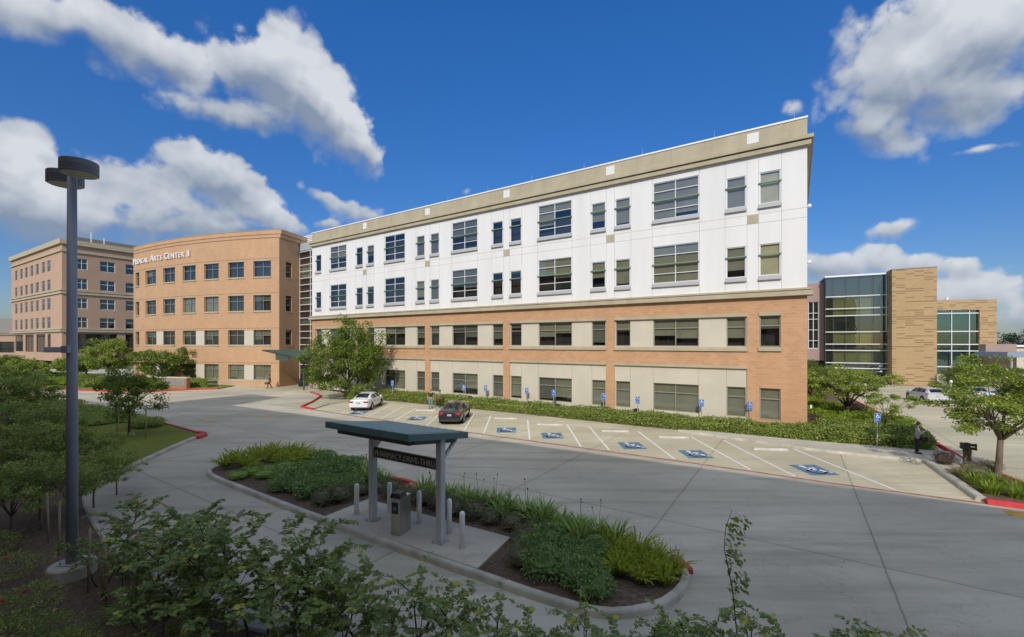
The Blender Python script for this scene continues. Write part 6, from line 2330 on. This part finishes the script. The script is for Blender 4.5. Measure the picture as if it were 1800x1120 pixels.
def make_car(name, label, paint, loc, rz, spec):
    """spec tables run along y from the tail (-) to the nose (+)"""
    car = thing(name, label, 'car', loc, rz)
    body, green = spec['body'], spec['green']
    zb_, hw_, belt_, top_ = 0, 1, 2, 3
    L0, L1 = body[0][0], body[-1][0]
    ys = np.unique(np.concatenate([np.linspace(L0, L1, 46), [q[0] for q in body]]))
    b = MB()
    rings = []
    for y in ys:
        zb, hw, belt, top = lerp_tab(body, y)
        h = belt - zb
        rings.append([(0, y, zb), (hw * .82, y, zb), (hw * .955, y, zb + h * .12), (hw, y, zb + h * .42), (hw * .995, y, zb + h * .62), (hw * .975, y, zb + h * .80), (hw * .945, y, belt - .01), (hw * .86, y, belt + (top - belt) * .45), (hw * .55, y, belt + (top - belt) * .9), (0, y, top)])
    k = len(rings[0])
    for sgn in (1, -1):
        base = len(b.v)
        b.v += [(p[0] * sgn, p[1], p[2]) for r in rings for p in r]
        for i in range(len(rings) - 1):
            for j in range(k - 1):
                f = [base + i * k + j, base + i * k + j + 1, base + (i + 1) * k + j + 1, base + (i + 1) * k + j]
                b.f.append(f[::-1] if sgn < 0 else f)
                b.m.append(0)
    nside = len(b.f)
    for sgn in (1, -1):
        for i, flip in ((0, sgn < 0), (len(rings) - 1, sgn > 0)):
            r_ = [(p[0] * sgn, p[1], p[2]) for p in rings[i]]
            for p, q in zip(r_[1:-1], r_[2:]):
                f = [p, q, (0, q[1], q[2]), (0, p[1], p[2])]
                b.face(f[::-1] if flip else f)
    bo = b.build('body', paint, car, True)
    fl_ = [True] * nside + [False] * (len(b.f) - nside)
    bo.data.polygons.foreach_set('use_smooth', fl_)

    def roof(y):
        return lerp_tab(green, y)

    def P(y, t, off=0.0):
        hb, z0, hr, zr = roof(y)
        s_ = -1 if t < 0 else 1
        a = abs(t)
        pts = [(0, zr + .015), (hr * .55, zr + .008), (hr * .85, zr - .02), (hr, zr - .06 * (zr - z0) / .45 - .01), (hr + (hb - hr) * .5, z0 + (zr - z0) * .46), (hb, z0)]
        ks = [0, .3, .48, .58, .8, 1.0]
        for i in range(5):
            if ks[i] <= a <= ks[i + 1] + 1e-9:
                q = (a - ks[i]) / (ks[i + 1] - ks[i])
                x = pts[i][0] + (pts[i + 1][0] - pts[i][0]) * q
                z = pts[i][1] + (pts[i + 1][1] - pts[i][1]) * q
        v = Vector((s_ * x, y, z))
        return v

    def patch(y0, y1, t0, t1, ny, nt, off, mat, nm, parent, slant=(0, 0)):
        m = MB()
        g_ = [[None] * (nt + 1) for _ in range(ny + 1)]
        for i in range(ny + 1):
            for j in range(nt + 1):
                t = t0 + (t1 - t0) * j / nt
                f_ = (abs(t) - min(abs(t0), abs(t1))) / max(abs(abs(t1) - abs(t0)), 1e-6) if t0 * t1 > 0 else 0
                ya, yb = y0 + slant[0] * (1 - f_), y1 + slant[1] * (1 - f_)
                y = ya + (yb - ya) * i / ny
                e = 1e-2
                p = P(y, t)
                n = (P(y + e, t) - P(y - e, t)).cross(P(y, min(t + e, 1)) - P(y, max(t - e, -1)))
                n = n.normalized() if n.length > 1e-9 else Vector((0, 0, 1))
                if n.z < 0 and abs(n.z) > .05 or (abs(n.z) <= .05 and n.x * p.x < 0):
                    n = -n
                g_[i][j] = p + n * off
        for i in range(ny):
            for j in range(nt):
                m.face([g_[i][j], g_[i + 1][j], g_[i + 1][j + 1], g_[i][j + 1]])
        me = m.mesh(nm, mat)
        bm = bmesh.new(); bm.from_mesh(me)
        bmesh.ops.remove_doubles(bm, verts=bm.verts, dist=1e-4)
        bmesh.ops.recalc_face_normals(bm, faces=bm.faces)
        bm.to_mesh(me); bm.free()
        for p in me.polygons:
            p.use_smooth = True
        return link(nm, me, parent)
    G0, G1 = green[0][0], green[-1][0]
    patch(G0, G1, -1, 1, 40, 24, 0.0, paint, 'roof', car)
    for nm, y0, y1, t in spec['glass_end']:
        patch(y0, y1, -t, t, 8, 12, .006, m_carglass, nm, car)
    for y0, y1, sl in spec['glass_side']:
        for s_ in (-1, 1):
            patch(y0, y1, s_ * .62, s_ * .965, 6, 4, .006, m_carglass, 'side_window', car, sl)
    r = spec['wheel_r']
    for y in spec['axles']:
        zb, hw, belt, top = lerp_tab(body, y)
        for s_ in (-1, 1):
            b = MB()
            b.lathe([(r + .055, s_ * (hw - .12)), (r + .055, s_ * (hw + .004)), (0, s_ * (hw + .004))], 24, (0, y, r), axis='x')
            b.v = [v for v in b.v]
            b.build('wheel_arch', m_black, car)
            b = MB()
            b.lathe([(r * .62, s_ * (hw + .016)), (r * .93, s_ * (hw + .014)), (r, s_ * (hw - .02)), (r, s_ * (hw - .2))], 26, (0, y, r), axis='x')
            w = b.build('wheel', m_black, car, True)
            b = MB()
            b.lathe([(r * .66, s_ * (hw + .014)), (r * .60, s_ * (hw + .020)), (r * .56, s_ * (hw + .006))], 24, (0, y, r), axis='x')
            for q in range(5):
                a = 2 * math.pi * q / 5
                c_, d_ = math.cos(a), math.sin(a)
                xx = s_ * (hw + .018)
                wv = .055
                b.face([(xx, y - d_ * wv, r + c_ * wv), (xx, y + c_ * r * .6 - d_ * wv * .7, r + d_ * r * .6 + c_ * wv * .7), (xx, y + c_ * r * .6 + d_ * wv * .7, r + d_ * r * .6 - c_ * wv * .7), (xx, y + d_ * wv, r - c_ * wv)])
            b.lathe([(.07, s_ * (hw + .024)), (0, s_ * (hw + .026))], 10, (0, y, r), axis='x')
            b.build('rim', m_rim, w)
    zb, hw, belt, top = lerp_tab(body, L0 + .10)
    yb = L0
    tl = spec['tail']
    for s_ in (-1, 1):
        b = MB()
        b.bbox(min(s_ * tl[0], s_ * tl[1]), L0 + tl[4], tl[2], max(s_ * tl[0], s_ * tl[1]), L0 + tl[5], tl[3], .025)
        b.build('tail_light', m_tail, car, True)
        b = MB()
        b.bbox(min(s_ * .52, s_ * .80), L1 - .40, .60, max(s_ * .52, s_ * .80), L1 - .12, .74, .03)
        b.build('headlight', m_rim, car, True)
        b = MB()
        my = spec['mirror']
        zz = lerp_tab(body, my)[2]
        b.ball((s_ * (hw + .16), my, zz + .07), .11, 10, 0, (1, .6, .75))
        b.build('mirror', paint, car, True)
        b = MB()
        for hy in spec['handles']:
            b.bbox(min(s_ * (.895), s_ * .935), hy - .1, .845, max(s_ * .895, s_ * .935), hy + .1, .875, .01)
        b.build('door_handle', spec.get('handle_mat', paint), car)
    b = MB()
    b.bbox(-.16, L0 - .012 + spec.get('pin', 0), spec['plate'], .16, L0 + .03 + spec.get('pin', 0), spec['plate'] + .15, .006)
    b.build('number_plate', plain('plate_white', (0.36, 0.38, 0.42), 0.5), car)
    b = MB()
    b.bbox(-hw * .80, L0 - .012, .27, hw * .80, L0 + .1, .38, .02)
    b.build('bumper_trim', m_dkplastic, car)
    return car


m_carglass = plain('car_glass', (0.012, 0.014, 0.016), 0.06, spec=.25)
m_rim = plain('alloy_rim', (0.50, 0.51, 0.52), 0.3, .8)
m_tail = plain('tail_lamp_red', (0.42, 0.012, 0.018), 0.15, coat=1)
m_dkplastic = plain('dark_bumper_plastic', (0.03, 0.03, 0.032), 0.6)
m_pwhite = plain('white_car_paint', (0.76, 0.77, 0.78), 0.3, coat=1)
m_pblack = plain('charcoal_car_paint', (0.018, 0.018, 0.022), 0.25, coat=1)
m_psilver = plain('silver_car_paint', (0.60, 0.61, 0.62), 0.3, .25, coat=1)
m_pgrey = plain('blue_grey_car_paint', (0.20, 0.23, 0.28), 0.3, .3, coat=1)
SEDAN = dict(
    body=[(-2.42, .36, .77, .88, .93), (-2.39, .32, .81, .92, .985), (-2.30, .29, .845, .96, 1.03), (-2.1, .25, .875, 1.0, 1.07), (-1.7, .22, .905, 1.0, 1.075), (-.9, .20, .915, .98, 1.0), (0, .20, .915, .96, .98), (.9, .20, .915, .94, .96), (1.35, .21, .91, .92, .98), (1.9, .23, .885, .84, .92), (2.2, .27, .82, .74, .82), (2.38, .30, .74, .66, .74), (2.43, .34, .68, .60, .67)],
    green=[(-1.85, .84, 1.00, .62, 1.04), (-1.45, .87, 1.0, .62, 1.20), (-1.0, .885, .985, .615, 1.375), (-.6, .89, .975, .615, 1.445), (-.1, .89, .965, .615, 1.475), (.3, .89, .955, .61, 1.46), (.6, .885, .95, .61, 1.40), (1.0, .87, .94, .62, 1.20), (1.5, .82, .92, .64, .955)],
    glass_end=[('rear_window', -1.66, -.86, .50), ('windscreen', .62, 1.34, .52)], glass_side=[(-.95, -.12, (.12, 0)), (-.02, .98, (0, -.42)), (-1.36, -1.03, (.3, .1))],
    wheel_r=.325, axles=(-1.40, 1.38), tail=(.44, .815, .74, .90, -.012, .22), mirror=.75, handles=(-.75, .25), plate=.66)
SUV = dict(
    body=[(-2.22, .38, .77, .98, 1.02), (-2.17, .34, .82, 1.02, 1.05), (-2.05, .32, .865, 1.05, 1.08), (-1.7, .27, .90, 1.06, 1.09), (-.9, .25, .905, 1.03, 1.06), (0, .25, .905, 1.0, 1.03), (.9, .25, .905, .98, 1.0), (1.25, .26, .90, .97, 1.03), (1.8, .28, .87, .90, .98), (2.05, .32, .80, .80, .87), (2.18, .36, .74, .72, .78), (2.22, .40, .68, .66, .71)],
    green=[(-2.14, .80, 1.03, .60, 1.07), (-1.98, .83, 1.05, .61, 1.24), (-1.80, .85, 1.05, .61, 1.42), (-1.6, .86, 1.05, .61, 1.49), (-1.0, .87, 1.03, .615, 1.535), (-.3, .875, 1.01, .615, 1.55), (.1, .875, 1.0, .61, 1.53), (.5, .87, .985, .61, 1.43), (.95, .85, .97, .62, 1.19), (1.35, .80, .97, .64, 1.0)],
    glass_end=[('rear_window', -2.08, -1.76, .50), ('windscreen', .48, 1.2, .52)], glass_side=[(-1.72, -1.05, (.2, 0)), (-.98, -.15, (0, 0)), (-.05, .85, (0, -.38))],
    wheel_r=.355, axles=(-1.36, 1.38), tail=(.50, .84, .92, 1.05, .02, .30), mirror=.62, handles=(-.85, .12), plate=.72)
make_car('parked_car', 'white sedan parked nose in beside the large leafy tree', m_pwhite, (-13.45, 40.5, -.006), R(0), SEDAN)
make_car('parked_car', 'dark charcoal sedan parked nose in near two standing people', m_pblack, (-4.45, 34.15, -.006), R(-3), SEDAN)
make_car('parked_car', 'light silver suv parked in the right lot before the brick tower', m_psilver, (42.35, 44.55, -.006), R(-20), SUV)
make_car('parked_car', 'silver sedan half hidden by the right tree beside the suv', m_psilver, (47.9, 45.4, -.006), R(-20), SEDAN)
make_car('parked_car', 'blue grey sedan behind the crown of the right tree', m_pgrey, (51.4, 44.6, -.006), R(-20), SEDAN)
make_car('parked_car', 'white sedan seen through the lower twigs of the right tree', m_pwhite, (45.6, 37.0, -.006), R(-65), SEDAN)


# ------------------------------------------------------------------ people
def skin_mesh(name, joints, edges, mats, sub=1, smooth=True):
    """one continuous surface grown round a skeleton: joints name -> (xyz, radius)"""
    names = list(joints)
    idx = {n: i for i, n in enumerate(names)}
    me = bpy.data.meshes.new(name)
    me.from_pydata([joints[n][0] for n in names], [(idx[a], idx[c]) for a, c in edges], [])
    ob = bpy.data.objects.new(name, me)
    C.objects.link(ob)
    md = ob.modifiers.new('skin', 'SKIN')
    md.use_smooth_shade = smooth
    md.branch_smoothing = .3
    if not me.skin_vertices:
        bpy.context.view_layer.objects.active = ob
    sv = me.skin_vertices[0].data
    for n in names:
        r = joints[n][1]
        sv[idx[n]].radius = (r, r) if isinstance(r, (int, float)) else r
        sv[idx[n]].use_root = False
    sv[0].use_root = True
    ss = ob.modifiers.new('sub', 'SUBSURF')
    ss.levels = sub
    ss.render_levels = sub
    bpy.context.view_layer.update()
    out = bpy.data.meshes.new_from_object(ob.evaluated_get(bpy.context.evaluated_depsgraph_get()))
    bpy.data.objects.remove(ob)
    out.name = name
    out.materials.clear()
    out.materials.append(mats)
    return out


SK = plain('skin', (0.42, 0.25, 0.17), 0.55)
SK2 = plain('skin_deep', (0.26, 0.15, 0.10), 0.55)


def person(label, loc, rz, h, legs, arms, look, top_mat, leg_mat, hair_mat, shoe_mat, skin=SK, hair='short', lean=0.0, sleeve=1, head_tilt=0.0):
    """legs / arms: offsets in metres for a 1.75 m figure facing -y; arms give elbow and wrist for left and right"""
    t = thing('person', label, 'person', loc, rz)
    k = h / 1.75
    t.scale = (k, k, k)
    J = {'pelvis': ((0, 0, .95), (.145, .10)), 'waist': ((0, -.01 - lean * .3, 1.10), (.130, .092)), 'chest': ((0, -lean * .7, 1.30), (.155, .105)), 'neckb': ((0, .01 - lean, 1.46), (.075, .065)), 'neck': ((0, -.005 - lean * 1.1, 1.52), .052),
         'headb': ((0, -.02 - lean * 1.1 - head_tilt * .3, 1.58), (.068, .082)), 'head': ((0, -.025 - lean * 1.1 - head_tilt * .7, 1.66), (.078, .097)), 'crown': ((0, -.015 - lean * 1.1 - head_tilt, 1.725), (.055, .07))}
    E_ = [('pelvis', 'waist'), ('waist', 'chest'), ('chest', 'neckb'), ('neckb', 'neck'), ('neck', 'headb'), ('headb', 'head'), ('head', 'crown')]
    for s_, nm in ((1, 'l'), (-1, 'r')):
        hip = Vector((s_ * .09, 0, .90))
        kn, an = legs[nm]
        an = Vector(an)
        J[nm + 'hip'] = (tuple(hip), .085)
        J[nm + 'knee'] = (kn, .058)
        J[nm + 'ank'] = (tuple(an), .038)
        J[nm + 'toe'] = ((an.x, an.y - .17, max(an.z - .065, .025)), .032)
        E_ += [('pelvis', nm + 'hip'), (nm + 'hip', nm + 'knee'), (nm + 'knee', nm + 'ank'), (nm + 'ank', nm + 'toe')]
        sh_p = Vector((s_ * .185, .01 - lean * .9, 1.41))
        el, wr = Vector(arms[nm][0]), Vector(arms[nm][1])
        J[nm + 'sho'] = (tuple(sh_p), .052)
        J[nm + 'elb'] = (tuple(el), .038)
        J[nm + 'wri'] = (tuple(wr), .026)
        d = (wr - el).normalized()
        sd = d.cross(Vector((0, 1, .3)))
        sd = sd.normalized()
        nrm = sd.cross(d)
        palm = wr + d * .075
        J[nm + 'palm'] = (tuple(palm), (.034, .016))
        E_ += [('chest', nm + 'sho'), (nm + 'sho', nm + 'elb'), (nm + 'elb', nm + 'wri'), (nm + 'wri', nm + 'palm')]
        for q, (off, ln) in enumerate(((-.03, .07), (-.01, .08), (.01, .076), (.03, .06))):
            a = palm + sd * off + d * .015
            m_ = a + d * ln * .5 + nrm * .008
            e = a + d * ln * .85 + nrm * .03
            J['%sf%da' % (nm, q)] = (tuple(m_), .0085)
            J['%sf%db' % (nm, q)] = (tuple(e), .007)
            E_ += [(nm + 'palm', '%sf%da' % (nm, q)), ('%sf%da' % (nm, q), '%sf%db' % (nm, q))]
        th = wr + d * .03 + sd * -.045 * 1 + nrm * .012
        J[nm + 'th'] = (tuple(th + d * .02), .0095)
        J[nm + 'th2'] = (tuple(th + d * .05 + nrm * .012), .008)
        E_ += [(nm + 'wri', nm + 'th'), (nm + 'th', nm + 'th2')]
    bd = link('body', skin_mesh('body', J, E_, skin), t)
    hp = Vector(J['head'][0])
    b = MB()
    b.ball((hp.x, hp.y - .105, hp.z - .018), .017, 6, 0, (.8, 1.1, 1.3))
    b.build('nose', skin, t, True)
    for s_ in (-1, 1):
        b = MB()
        b.ball((s_ * .034, hp.y - .088, hp.z + .012), .012, 6)
        b.build('eye', plain('eye_dark', (0.03, 0.02, 0.015), 0.3), t, True)
        b = MB()
        b.ball((s_ * .082, hp.y + .01, hp.z - .005), .028, 6, 0, (.4, .8, 1.1))
        b.build('ear', skin, t, True)
    b = MB()
    b.ball((0, hp.y - .087, hp.z - .062), .02, 6, 0, (1.2, .5, .3))
    b.build('mouth', plain('lip', (0.25, 0.09, 0.08), 0.5), t, True)

    def grow(nm, keys, edges, mat, add):
        jj = {}
        for q in keys:
            c_, r_ = J[q]
            jj[q] = (c_, (r_[0] + add, r_[1] + add) if isinstance(r_, tuple) else r_ + add)
        return link(nm, skin_mesh(nm, jj, edges, mat), t)
    tk = ['pelvis', 'waist', 'chest', 'neckb', 'lsho', 'rsho']
    te = [('pelvis', 'waist'), ('waist', 'chest'), ('chest', 'neckb'), ('chest', 'lsho'), ('chest', 'rsho')]
    if sleeve >= 1:
        for nm in 'lr':
            if sleeve == 1:
                a, c = Vector(J[nm + 'sho'][0]), Vector(J[nm + 'elb'][0])
                J[nm + 'slv'] = (tuple(a.lerp(c, .75)), .047)
                tk.append(nm + 'slv'); te.append((nm + 'sho', nm + 'slv'))
            else:
                tk += [nm + 'elb', nm + 'wri']
                te += [(nm + 'sho', nm + 'elb'), (nm + 'elb', nm + 'wri')]
    grow('shirt', tk, te, top_mat, .014)
    J['pel2'] = ((0, 0, .99), (.142, .102))
    grow('trousers', ['pel2', 'pelvis', 'lhip', 'rhip', 'lknee', 'rknee', 'lank', 'rank'], [('pel2', 'pelvis'), ('pelvis', 'lhip'), ('pelvis', 'rhip'), ('lhip', 'lknee'), ('rhip', 'rknee'), ('lknee', 'lank'), ('rknee', 'rank')], leg_mat, .017)
    for nm in 'lr':
        a = Vector(J[nm + 'ank'][0])
        b = MB()
        b.bbox(a.x - .045, a.y - .20, a.z - .088, a.x + .045, a.y + .065, a.z - .005, .03)
        b.build('shoe', shoe_mat, t, True)
    b = MB()
    b.ball((0, hp.y + .018, hp.z + .022), .098, 14, 0, (.93, 1.07, 1.0))
    if hair == 'long':
        b.ball((0, hp.y + .055, hp.z - .07), .085, 12, 0, (1.0, .7, 1.6))
    elif hair == 'tail':
        b.ball((0, hp.y + .09, hp.z - .08), .055, 10, 0, (.9, .8, 2.2))
    b.v = [(x, max(y, hp.y - .072 + max(0, (hp.z + .045 - z)) * 1.6), z) for x, y, z in b.v]
    b.build('hair', hair_mat, t, True)
    return t


STAND = {'l': ((.10, -.01, .50), (.105, .02, .09)), 'r': ((-.10, -.01, .50), (-.105, .02, .09))}
WALKL = {'l': ((.095, -.16, .52), (.095, -.22, .09)), 'r': ((-.095, .02, .50), (-.095, .27, .13))}
c_jean = plain('blue_denim', (0.16, 0.25, 0.40), 0.9)
c_black = plain('black_cloth', (0.02, 0.02, 0.023), 0.9)
c_grey = plain('grey_jacket', (0.36, 0.39, 0.41), 0.85)
c_tan = plain('tan_cloth', (0.33, 0.20, 0.11), 0.9)
c_white = plain('white_cloth', (0.65, 0.64, 0.63), 0.9)
c_pink = plain('pink_cloth', (0.52, 0.30, 0.29), 0.9)
c_hair = plain('dark_hair', (0.018, 0.012, 0.010), 0.6)
c_bald = plain('cropped_grey_hair', (0.28, 0.19, 0.15), 0.7)
c_shoe = plain('dark_shoe', (0.025, 0.022, 0.02), 0.5)
c_brown = plain('brown_leather', (0.13, 0.065, 0.035), 0.5)
HANG = {'l': ((.27, .03, 1.13), (.255, -.05, .88)), 'r': ((-.27, .03, 1.13), (-.255, -.05, .88))}
person('man in black polo shirt and blue jeans standing in the empty bay', (-7.45, 39.9, 0), R(20), 1.78, STAND, HANG, 0, c_black, c_jean, c_bald, c_shoe)
person('woman in tan top and dark trousers facing the man in the black polo', (-6.72, 40.6, 0), R(-70), 1.62, STAND, {'l': ((.24, -.08, 1.12), (.13, -.27, 1.10)), 'r': ((-.25, .0, 1.12), (-.22, -.13, .90))}, 0, c_tan, c_black, c_hair, c_shoe, SK2, 'long')
bg = thing('handbag', 'brown handbag held low by the woman in the tan top', 'bag', (-6.93, 40.45, .62), R(30))
b = MB(); b.bbox(-.15, -.06, 0, .15, .06, .26, .03); b.build('bag_body', c_brown, bg, True)
b = MB(); b.tube([(-.1, 0, .25), (-.06, 0, .40), (.06, 0, .40), (.1, 0, .25)], .012, 6); b.build('strap', c_brown, bg)
person('man in dark suit walking past the curved tan building', (-32.25, 57.9, 0), R(-65), 1.80, WALKL, {'l': ((.25, .13, 1.15), (.24, .14, .90)), 'r': ((-.25, -.08, 1.14), (-.24, -.22, .93))}, 0, plain('maroon_grey_suit', (0.065, 0.045, 0.05), 0.85), c_black, c_hair, c_shoe, SK2, sleeve=2)
bg = thing('briefcase', 'brown briefcase carried by the man in the dark suit', 'bag', (-32.62, 57.75, .50), R(20))
b = MB(); b.bbox(-.2, -.05, 0, .2, .05, .28, .02); b.build('case', c_brown, bg, True)
b = MB(); b.tube([(-.07, 0, .27), (-.05, 0, .34), (.05, 0, .34), (.07, 0, .27)], .012, 6); b.build('handle', c_brown, bg)
person('person in white shirt and pink trousers by the entrance railing', (-27.0, 58.4, 0), R(160), 1.66, STAND, HANG, 0, c_white, c_pink, c_hair, c_shoe)
person('woman in grey jacket and black trousers looking at her phone on the walk', (21.55, 23.15, .12), R(62), 1.66, STAND, {'l': ((.22, -.06, 1.15), (.10, -.27, 1.24)), 'r': ((-.23, -.05, 1.13), (-.09, -.27, 1.24))}, 0, c_grey, c_black, c_hair, c_shoe, SK, 'tail', lean=.03, sleeve=2, head_tilt=.03)
dirx, diry = math.sin(R(62)), -math.cos(R(62))
ph = thing('phone', 'small dark phone held by the woman in the grey jacket', 'phone', (21.55 + dirx * .40, 23.15 + diry * .40, .12 + 1.245), R(62))
b = MB(); b.bbox(-.04, -.008, -.075, .04, .008, .075, .004); b.build('case', c_black, ph)
hb = thing('handbag', 'black handbag hanging at the side of the woman on the walk', 'bag', (21.55 + .26, 23.15 - .12, .12 + .66), R(62))
b = MB(); b.bbox(-.07, -.15, 0, .07, .15, .25, .03); b.build('bag_body', c_black, hb, True)
b = MB(); b.tube([(0, -.12, .26), (-.02, -.07, .46), (-.02, .07, .46), (0, .12, .26)], .012, 6); b.build('strap', c_black, hb)
